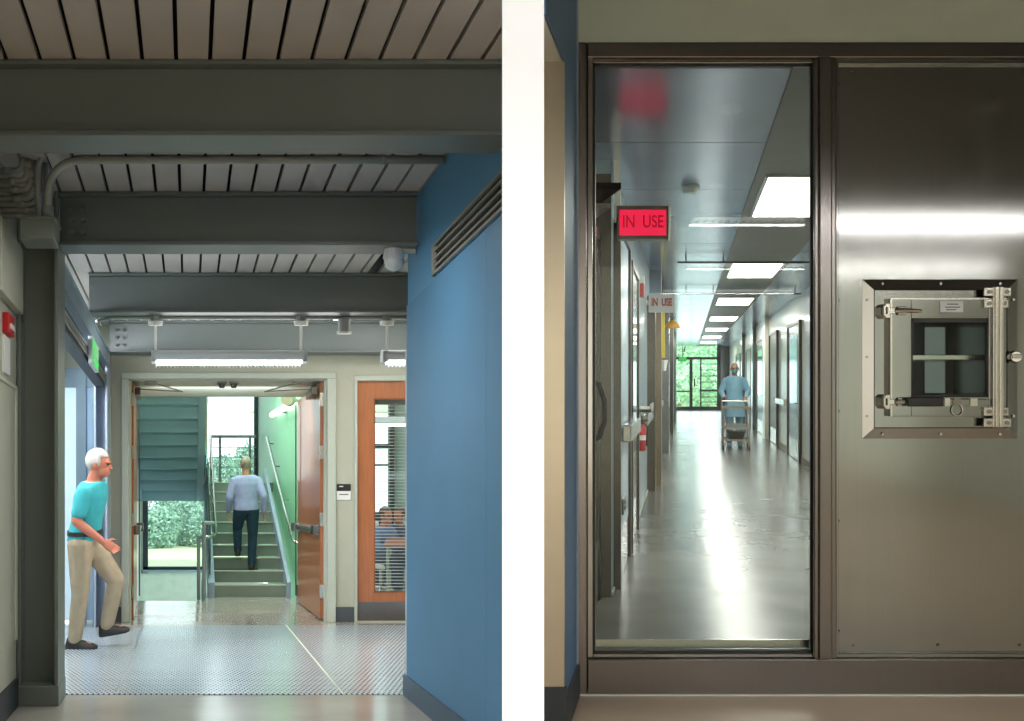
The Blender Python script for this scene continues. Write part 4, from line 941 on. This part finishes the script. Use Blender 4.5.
for i, (u, v, z, r, rz) in enumerate(((-1.0, 51, 1.2, 1.3, 1.5), (.6, 52, 1.0, 1.2, 1.4), (2.0, 51, 1.3, 1.3, 1.6), (-.4, 55, 3.0, 1.9, 2.2), (1.8, 56, 3.2, 1.9, 2.2), (.4, 60, 4.5, 2.6, 3.0), (-2.6, 58, 3, 2.2, 3.0), (3.8, 58, 3, 2.2, 3))):
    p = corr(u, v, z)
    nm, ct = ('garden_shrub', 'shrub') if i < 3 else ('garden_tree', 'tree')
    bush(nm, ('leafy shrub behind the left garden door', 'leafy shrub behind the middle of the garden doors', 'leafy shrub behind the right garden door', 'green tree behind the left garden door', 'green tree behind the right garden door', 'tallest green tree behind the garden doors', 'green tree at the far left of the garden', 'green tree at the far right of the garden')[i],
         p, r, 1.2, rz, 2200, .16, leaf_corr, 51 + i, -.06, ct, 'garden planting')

# ================================================================== PEOPLE
def bake(s, name, voxel, smooth=6):
    me = bpy.data.meshes.new(name); bmesh.ops.recalc_face_normals(s.bm, faces=s.bm.faces); s.bm.to_mesh(me); s.bm.free()
    o = bpy.data.objects.new(name, me); C.objects.link(o)
    r = o.modifiers.new('r', 'REMESH'); r.mode = 'VOXEL'; r.voxel_size = voxel
    if smooth:
        m = o.modifiers.new('s', 'SMOOTH'); m.factor = .5; m.iterations = smooth
    dg = bpy.context.evaluated_depsgraph_get()
    out = bpy.data.meshes.new_from_object(o.evaluated_get(dg))
    bpy.data.objects.remove(o); bpy.data.meshes.remove(me)
    for p in out.polygons: p.use_smooth = True
    return out
def put(name, me, mat, parent):
    o = bpy.data.objects.new(name, me); C.objects.link(o); o.parent = parent
    me.materials.clear(); me.materials.append(mat); me.name = name
    ORG[o.name] = ORG[parent.name]
    return o
def capsule(s, pts, rad, n=12):
    # round ended tapering tube through the points
    P = [V(p) for p in pts]; d0 = (P[0] - P[1]).normalized(); d1 = (P[-1] - P[-2]).normalized()
    q = [P[0] + d0 * rad[0] * .85, P[0] + d0 * rad[0] * .5] + P + [P[-1] + d1 * rad[-1] * .5, P[-1] + d1 * rad[-1] * .85]
    r = [rad[0] * .4, rad[0] * .85] + list(rad) + [rad[-1] * .85, rad[-1] * .4]
    s.tube(q, r, n, world=True)
def ell_loft(s, rings, n=20):
    rs = []
    for (c, a, b, lat) in rings:
        lat = V(lat).normalized(); fwd = V((0, 0, 1)).cross(lat).normalized()
        rs.append([V(c) + lat * a * math.cos(2 * PI * k / n) + fwd * b * math.sin(2 * PI * k / n) for k in range(n)])
    s.rings(rs)
def hand(s, wrist, d, thumb, curl=.5, g=1.0):
    w = V(wrist); d = V(d).normalized(); th = V(thumb); th = (th - d * th.dot(d)).normalized(); nrm = d.cross(th)
    rs = []
    for f, a, b in ((-.01, .024, .020), (.03, .036, .017), (.065, .042, .016), (.09, .038, .013)):
        c = w + d * f
        rs.append([c + th * a * math.cos(2 * PI * k / 12) + nrm * b * math.sin(2 * PI * k / 12) for k in range(12)])
    s.rings(rs)
    for off, ln in ((.031, .072), (.011, .080), (-.010, .074), (-.030, .058)):
        b = w + d * .075 + th * off
        p1 = b + d * ln * .5; dd = (d * math.cos(curl) + nrm * math.sin(curl)); p2 = p1 + dd * ln * .42
        d3 = (d * math.cos(curl * 1.9) + nrm * math.sin(curl * 1.9)); p3 = p2 + d3 * ln * .36
        capsule(s, [b, p1, p2, p3], [.0095, .0092, .0085, .0072], 8)
    b = w + d * .025 + th * .026
    p1 = b + (d * .55 + th * .8).normalized() * .038; p2 = p1 + (d * .9 + th * .25 + nrm * .3).normalized() * .034
    capsule(s, [b, p1, p2], [.013, .0115, .009], 8)
def person(loc, rz, sc, J, look, label, group=None):
    """J: joints in the person's own frame, facing -y, z up, metres."""
    t = thing('person', label, 'person', loc, group)
    t.rotation_euler = (0, 0, rz); t.scale = (sc, sc, sc)
    ORG[t.name] = V((0, 0, 0))
    j = {k: V(v) for k, v in J.items()}
    for k in ('lsh', 'rsh'): j[k].z -= .045; j[k].x *= .95
    lat = (j['lsh'] - j['rsh']).normalized(); plat = (j['lhip'] - j['rhip']).normalized()
    up = (j['neck'] - j['pelvis'])
    pel, nk = j['pelvis'], j['neck']
    def torso(s, g=0.0, lo=-.10, hi=1.0, wide=1.0):
        prof = [(-.14, .12, .09), (-.04, .165, .115), (.10, .16, .115), (.30, .145, .108), (.50, .158, .115), (.72, .178, .118), (.88, .165, .10), (.96, .125, .078), (1.04, .066, .062)]
        rg = []
        for f, a, b in prof:
            if lo <= f <= hi:
                l = plat.lerp(lat, min(1, max(0, f)))
                rg.append((pel + up * f, a * wide + g, b + g, l))
        ell_loft(s, rg)
    hd = j['head']; hdir = J.get('face', (0, -1, 0)); hdir = V(hdir).normalized()
    yaw = math.atan2(hdir.x, -hdir.y); pitch = look.get('pitch', 0)
    HR = Matrix.Rotation(yaw, 3, 'Z') @ Matrix.Rotation(pitch, 3, 'X')
    hp_ = lambda x, y, z: hd + HR @ V((x, y, z))
    b = S()
    torso(b)
    capsule(b, [nk - up.normalized() * .06, nk + (hd - nk) * .35, hd + V((0, .01, -.03))], [.062, .056, .055])
    b.ball(tuple(hp_(0, .012, .02)), .076, .096, .105, 20, 14, HR)
    b.ball(tuple(hp_(0, -.025, -.05)), .058, .066, .066, 16, 10, HR)
    b.ball(tuple(hp_(0, -.072, -.085)), .026, .022, .022, 10, 8, HR)
    capsule(b, [hp_(0, -.082, .012), hp_(0, -.106, -.026)], [.010, .016], 8)
    b.ball(tuple(hp_(0, -.086, -.058)), .024, .012, .008, 10, 6, HR); b.ball(tuple(hp_(0, -.084, -.070)), .021, .011, .008, 10, 6, HR)
    b.ball(tuple(hp_(0, -.076, .030)), .055, .020, .012, 10, 6, HR)
    for sx in (-1, 1):
        b.ball(tuple(hp_(sx * .078, .012, -.005)), .012, .022, .034, 10, 8, HR)
    for sd in ('l', 'r'):
        sh, el, wr = j[sd + 'sh'], j[sd + 'el'], j[sd + 'wr']
        capsule(b, [sh, sh.lerp(el, .5), el], [.056, .049, .041]); capsule(b, [el, el.lerp(wr, .35), wr], [.041, .041, .028])
        hip, kn, an = j[sd + 'hip'], j[sd + 'kn'], j[sd + 'an']
        capsule(b, [hip, hip.lerp(kn, .5), kn], [.088, .076, .056]); capsule(b, [kn, kn.lerp(an, .35), an], [.055, .056, .036])
        fd = V(J.get(sd + 'foot', (0, -1, 0))).normalized()
        capsule(b, [an + V((0, 0, -.03)) - fd * .03, an + V((0, 0, -.045)) + fd * .13], [.035, .028])
        d = V(J.get(sd + 'hand', el.lerp(wr, 1.6) - wr))
        hand(b, wr, d, J.get(sd + 'thumb', (0, -1, .2)), look.get('curl', .5))
    put('body', bake(b, 'body', look.get('voxel', .007), 3), look['skin'], t)
    # eyes
    for sx in (-1, 1):
        e = S(); e.ball(tuple(hp_(sx * .030, -.083, .012)), .012, .009, .008, 10, 8, HR)
        me = bpy.data.meshes.new('eye'); e.bm.to_mesh(me); e.bm.free(); put('eye', me, look.get('eye', black), t)
    # hair
    if look.get('hair'):
        h = S()
        n = Matrix.Identity(3)
        h.ball(tuple(hp_(0, .022, .034)), .086, .103, .106, 24, 16, HR)
        for f in [f for f in h.bm.faces]:
            c = HR.inverted() @ (f.calc_center_median() - hd)
            if (c.y < -.035 and c.z < .065 + .2 * (c.y + .035) * -1) or c.z < (-.065 if c.y > .04 else -.0):
                h.bm.faces.remove(f)
        me = bpy.data.meshes.new('hair'); h.bm.to_mesh(me); h.bm.free()
        for p in me.polygons: p.use_smooth = True
        o = put('hair', me, look['hair'], t); so = o.modifiers.new('solid', 'SOLIDIFY'); so.thickness = .012
    # top
    c = S(); torso(c, .018 + look.get('loose', 0), look.get('toplow', -.04), .97, look.get('wide', 1.0))
    for sd in ('l', 'r'):
        sh, el, wr = j[sd + 'sh'], j[sd + 'el'], j[sd + 'wr']; q = look.get('loose', 0) * .6
        if look.get('sleeve', 'long') == 'long':
            capsule(c, [sh, sh.lerp(el, .5), el], [.070, .061 + q, .055 + q]); capsule(c, [el, el.lerp(wr, .9)], [.055 + q, .042 + q])
        else:
            capsule(c, [sh, sh.lerp(el, .45), sh.lerp(el, .72)], [.072, .066, .064])
    if look.get('skirt'):
        kz = look['skirt']
        ell_loft(c, [(pel + up * .12, .178, .135, plat), (V((pel.x, pel.y, pel.z - .08)), .20, .15, plat), (V((pel.x, pel.y - .01, kz)), .23, .17, plat)])
    put(look.get('topname', 'shirt'), bake(c, 'shirt', .012, 5), look['top'], t)
    # trousers
    c = S(); torso(c, .012, -.14, .12)
    for sd in ('l', 'r'):
        hip, kn, an = j[sd + 'hip'], j[sd + 'kn'], j[sd + 'an']
        capsule(c, [hip, hip.lerp(kn, .5), kn], [.108, .094, .076]); capsule(c, [kn, kn.lerp(an, .5), kn.lerp(an, .96)], [.074, .068, .060])
    put('trousers', bake(c, 'trousers', .012, 5), look['bottom'], t)
    if look.get('belt'):
        c = S(); q = pel + up * .10
        ell_loft(c, [(q - V((0, 0, .018)), .186, .142, plat), (q + V((0, 0, .018)), .184, .141, plat)])
        me = bpy.data.meshes.new('belt'); c.bm.to_mesh(me); c.bm.free(); put('belt', me, look['belt'], t)
    for sd in ('l', 'r'):
        an = j[sd + 'an']; fd = V(J.get(sd + 'foot', (0, -1, 0))).normalized(); up_ = V((0, 0, 1)); up_ = (up_ - fd * up_.dot(fd)).normalized(); sdv = fd.cross(up_)
        c = S(); rs = []
        for f, a, h0, h1 in ((-.075, .026, -.075, -.035), (-.06, .036, -.08, .02), (-.02, .040, -.08, .035), (.04, .043, -.08, .0), (.11, .050, -.08, -.02), (.165, .044, -.08, -.035), (.19, .022, -.075, -.05)):
            cc = an + fd * f; k0, k1 = h0, h1
            rs.append([cc + sdv * a * sx + up_ * z for sx, z in ((-1, k0), (-.9, k0), (0, k0), (.9, k0), (1, k0 + .01), (.9, (k0 + k1) / 2 + .01), (.5, k1), (0, k1 + .004), (-.5, k1), (-.9, (k0 + k1) / 2 + .01))])
        c.rings(rs)
        bmesh.ops.recalc_face_normals(c.bm, faces=c.bm.faces)
        me = bpy.data.meshes.new('shoe'); c.bm.to_mesh(me); c.bm.free()
        for p in me.polygons: p.use_smooth = True
        put('shoe', me, look.get('shoe', shoe_dark), t)
    if look.get('mask'):
        c = S(); c.ball(tuple(hp_(0, -.045, -.050)), .066, .070, .056, 18, 12, HR)
        for f in list(c.bm.faces):
            if (HR.inverted() @ (f.calc_center_median() - hd)).y > -.03: c.bm.faces.remove(f)
        me = bpy.data.meshes.new('face_mask'); c.bm.to_mesh(me); c.bm.free()
        for p in me.polygons: p.use_smooth = True
        o = put('face_mask', me, look['mask'], t); so = o.modifiers.new('solid', 'SOLIDIFY'); so.thickness = .004
    ORG[t.name] = V(loc)
    return t

# walking man, seen from his right side, heading to the right
WJ = dict(pelvis=(0, 0, .95), neck=(0, -.085, 1.46), head=(0, -.135, 1.585),
          lsh=(.175, -.07, 1.40), rsh=(-.175, -.06, 1.40), lel=(.235, .10, 1.14), lwr=(.22, .05, .90), rel=(-.235, -.02, 1.12), rwr=(-.20, -.235, .945),
          lhip=(.09, 0, .91), rhip=(-.09, 0, .91), rkn=(-.09, .0, .49), ran=(-.085, .05, .085), lkn=(.09, -.25, .56), lan=(.085, -.17, .16),
          lfoot=(0, -1, .18), rhand=(.02, -.75, -.5), rthumb=(.3, -.2, 1), lhand=(0, -.35, -1))
vm = 8.36
person(hall(hu(84, vm), vm, .006), PI / 2, .965, WJ, dict(skin=skin_red, hair=hair_white, top=cloth_teal, bottom=cloth_khaki, sleeve='short', belt=shoe_dark, pitch=.12),
       'man in a teal shirt and khaki trousers striding out past the column')
# man climbing the stairs, seen from behind
CJ = dict(pelvis=(0, -.02, .93), neck=(.0, -.12, 1.44), head=(0, -.16, 1.565),
          lsh=(.185, -.10, 1.38), rsh=(-.185, -.10, 1.38), lel=(.25, -.03, 1.10), lwr=(.26, -.16, .87), rel=(-.26, .02, 1.10), rwr=(-.27, -.05, .85),
          lhip=(.09, -.02, .89), rhip=(-.09, -.02, .89), rkn=(-.10, -.10, .50), ran=(-.075, .02, .085), lkn=(.12, -.25, .60), lan=(.12, -.16, .27),
          lhand=(0, -.3, -1), rhand=(0, -.25, -1))
vs = T0 + TT * 1.5
person(hall(.79, vs + .02, .32), PI + .244, .91, CJ, dict(skin=skin, hair=hair_sand, top=cloth_violet, bottom=cloth_jeans, pitch=.15, loose=.008),
       'man in a pale violet shirt and dark jeans climbing the stairs')
# worker behind the cart
vw = 21.15
GJ = dict(pelvis=(0, 0, .95), neck=(0, -.03, 1.48), head=(0, -.07, 1.605),
          lsh=(.185, -.02, 1.41), rsh=(-.185, -.02, 1.41), lel=(.27, -.03, 1.14), lwr=(.215, -.24, 1.02), rel=(-.27, -.03, 1.14), rwr=(-.215, -.24, 1.02),
          lhip=(.09, 0, .91), rhip=(-.09, 0, .91), rkn=(-.10, -.08, .49), ran=(-.10, .06, .085), lkn=(.10, -.04, .49), lan=(.10, -.10, .085),
          lhand=(-.1, -1, -.1), rhand=(.1, -1, -.1), lthumb=(-1, 0, .1), rthumb=(1, 0, .1))
person(corr(cu(734.5, vw), vw, 0), -.244, 1.03, GJ, dict(skin=skin, top=cloth_gown, bottom=cloth_trouser, topname='gown', loose=.006, wide=.94, skirt=.62, mask=mask_teal, toplow=-.04, curl=.9, shoe=cloth_gown),
       'worker in a pale blue gown and teal mask pushing a cart')
# seated people in the office
SJ = dict(pelvis=(0, 0, .50), neck=(0, -.06, 1.0), head=(0, -.10, 1.125), lsh=(.18, -.05, .93), rsh=(-.18, -.05, .93), lel=(.24, -.12, .70), lwr=(.12, -.36, .76), rel=(-.24, -.12, .70), rwr=(-.12, -.36, .76),
          lhip=(.09, -.02, .48), rhip=(-.09, -.02, .48), lkn=(.12, -.44, .50), rkn=(-.12, -.44, .50), lan=(.12, -.42, .085), ran=(-.12, -.42, .085), lhand=(-.3, -1, 0), rhand=(.3, -1, 0))
def office_chair(loc, rz, lab):
    f = rig(loc, rz); t = thing('office_chair', lab, 'chair', loc, 'office chairs')
    mk('seat', S(f).box(-.23, .23, -.23, .22, .40, .46), white_plastic, t, .02)
    mk('backrest', S(f).box(-.21, .21, .22, .26, .55, .95), white_plastic, t, .015)
    mk('back_post', S(f).box(-.03, .03, .21, .24, .43, .6), black, t)
    mk('gas_post', S(f).tube([(0, 0, .1), (0, 0, .40)], .025, 10), steel_bright, t)
    for k in range(5):
        a = 2 * PI * k / 5
        l = mk('foot', S(f).tube([(0, 0, .11), (.27 * math.cos(a), .27 * math.sin(a), .07)], [.022, .016], 8), steel_bright, t)
        mk('caster', S(f).ball((.27 * math.cos(a), .27 * math.sin(a), .03), .03, nu=10, nv=8), black, l)
vo = 13.4
cA = hall(hu(381, vo), vo, 0); cB = hall(hu(402, 14.2), 14.2, 0)
office_chair(cA, .9, 'white office chair under the person in blue behind the door blind')
office_chair(cB, -.5, 'white office chair under the person in navy behind the door blind')
person(cA, .9, .95, SJ, dict(skin=skin_red, hair=hair_brown, top=cloth_blue, bottom=cloth_navy, voxel=.012), 'person in a blue shirt sitting behind the glazed office door')
person(cB, -.5, .95, SJ, dict(skin=skin_red, hair=hair_brown, top=cloth_navy, bottom=cloth_navy, voxel=.012), 'person in navy sitting farther inside the office')
tc = hall(hu(394, 13.2), 13.05, 0); f = rig(tc)
t = thing('meeting_table', 'brown topped meeting table in the office behind the blind', 'table', tc)
mk('table_top', S(f).box(-.15, .55, -.3, .35, .70, .735), brown_top, t, .006)
for a, b in ((-.1, -.25), (.5, -.25), (-.1, .3), (.5, .3)): mk('leg', S(f).tube([(a, b, 0), (a, b, .70)], .02, 8), steel_bright, t)

# ------------------------------------------------------------------ cart
cc = corr(cu(735.5, 20.35), 20.35, 0); f = rig(cc, -.244)
t = thing('utility_cart', 'steel wire utility cart pushed by the gowned worker', 'cart', cc)
cart_metal = M('cart_metal', (190, 180, 164), .3, metal=.8)
for a in (-.25, .25):
    for b in (-.34, .34):
        mk('post', S(f).tube([(a, b, .12), (a, b, .92 if b > 0 else .86)], .016, 8), cart_metal, t)
        w = mk('caster', S(f).tube([(a - .015, b, .06), (a + .015, b, .06)], .06, 14), rubber_dark if not (a > 0 and b < 0) else M('caster_red', (120, 50, 50), .5), t)
        mk('fork', S(f).box(a - .028, a - .02, b - .02, b + .02, .05, .15).box(a + .02, a + .028, b - .02, b + .02, .05, .15).box(a - .028, a + .028, b - .02, b + .02, .125, .15), cart_metal, w)
mk('handle', S(f).tube([(-.25, .34, .90), (-.25, .46, .98), (.25, .46, .98), (.25, .34, .90)], .016, 8), cart_metal, t)
mk('top_frame', S(f).box(-.26, .26, -.355, -.33, .85, .885).box(-.26, .26, .33, .355, .85, .885).box(-.265, -.24, -.35, .35, .85, .885).box(.24, .265, -.35, .35, .85, .885), cart_metal, t)
for w in (.20, .43):
    g = S(f).box(-.26, .26, -.36, -.34, w, w + .035).box(-.26, .26, .34, .36, w, w + .035).box(-.265, -.245, -.35, .35, w, w + .035).box(.245, .265, -.35, .35, w, w + .035)
    for k in range(11): g.box(-.24 + .048 * k - .003, -.24 + .048 * k + .003, -.35, .35, w + .01, w + .016)
    for k in range(6): g.box(-.25, .25, -.3 + .12 * k - .003, -.3 + .12 * k + .003, w + .004, w + .01)
    mk('wire_shelf', g, cart_metal, t)
t = thing('storage_bin', 'black plastic bin on the lower shelf of the cart', 'bin', cc + V((0, -.08, .217)))
mk('bin_shell', S(f).hexa([(-.13, -.28, .217), (.13, -.28, .217), (.13, .1, .217), (-.13, .1, .217), (-.17, -.32, .38), (.17, -.32, .38), (.17, .12, .38), (-.17, .12, .38)]), black, t, .008)
mk('bin_rim', S(f).box(-.18, .18, -.33, -.31, .37, .385).box(-.18, .18, .11, .13, .37, .385).box(-.18, -.16, -.33, .13, .37, .385).box(.16, .18, -.33, .13, .37, .385), rubber_dark, t)
t = thing('supply_tray', 'shallow grey tray on the upper shelf of the cart', 'tray', cc + V((0, 0, .447)))
mk('tray_base', S(f).box(-.2, .2, -.28, .28, .447, .455), MATS['can_grey'], t)
mk('tray_side', S(f).box(-.2, .2, -.28, -.27, .455, .52).box(-.2, .2, .27, .28, .455, .52).box(-.2, -.19, -.28, .28, .455, .52).box(.19, .2, -.28, .28, .455, .52), MATS['can_grey'], t)

# ================================================================== added lights, world, camera
area('understair_fill', hall(-.4, 17.6, .9), .9, .5, 22, (.95, 1, .97), (math.radians(72), 0, 0))  # fill added for the pit wall, no lamp hangs there
area('vestibule_fill', (1.6, -4.0, 1.9), 6.0, 2.0, 560, (1, .99, .96), (-PI / 2, 0, 0))  # unseen wash added on the back wall for soft frontal bounce
area('corridor_day_fill', corr(.6, END - .5, 1.2), 2.0, 2.0, 42, (.78, .9, 1), (-PI / 2, 0, 0))  # area light added inside the garden doors in place of daylight
for k in range(7): area('panel_light', corr(.9, 8.0 + 5.4 * k, CC - .06), .6, 1.6, 36, (1, .99, .96))
area('hall_front_fill', hall(.2, 4.9, CEIL - .40), 1.2, .3, 24, (1, .97, .94))  # unseen fill added over the front of the hall
area('lobby_fill', hall(1.7, 8.9, CEIL - .1), 1.0, 1.0, 30, (1, .98, .95))  # fixtureless fill added for the lobby behind the blue wall
area('side_opening_fill', hall(-1.55, 8.2, 2.6), .5, 2.4, 85, (.9, .96, 1), (0, math.radians(-35), 0))  # unseen fill added to brighten the far column and side opening
area('plank_fill', hall(.6, 8.9, 2.35), 1.8, 1.0, 24, (1, .99, .96), (PI, 0, 0))  # upward fill added to brighten the planks, separate from the lamps
w = bpy.data.worlds.new('sky'); scene.world = w; w.use_nodes = True
bg = w.node_tree.nodes['Background']; bg.inputs[0].default_value = (.86, .94, 1, 1); bg.inputs[1].default_value = 2.6
sun = bpy.data.lights.new('sun', 'SUN'); sun.energy = 4; sun.angle = .05
so = bpy.data.objects.new('sun', sun); C.objects.link(so); so.rotation_euler = (math.radians(35), math.radians(20), 0)

cam = bpy.data.cameras.new('camera'); co = bpy.data.objects.new('camera', cam); C.objects.link(co)
co.location = (0, 0, EYE_C); co.rotation_euler = (PI / 2, 0, 0)
cam.sensor_fit = 'HORIZONTAL'; cam.sensor_width = 36; cam.lens = 36 * 1000 / 1024
cam.shift_x = (512 - 437) / 1024; cam.shift_y = (378 - 360.5) / 1024
cam.clip_start = .05; cam.clip_end = 300
scene.camera = co
scene.view_settings.view_transform = 'Standard'; scene.view_settings.look = 'None'; scene.view_settings.exposure = 0; scene.view_settings.gamma = 1
cy = scene.cycles
cy.use_denoising = True
cy.max_bounces = 8; cy.diffuse_bounces = 4; cy.glossy_bounces = 5; cy.transparent_max_bounces = 12
cy.sample_clamp_indirect = 6.0
cy.caustics_reflective = False; cy.caustics_refractive = False
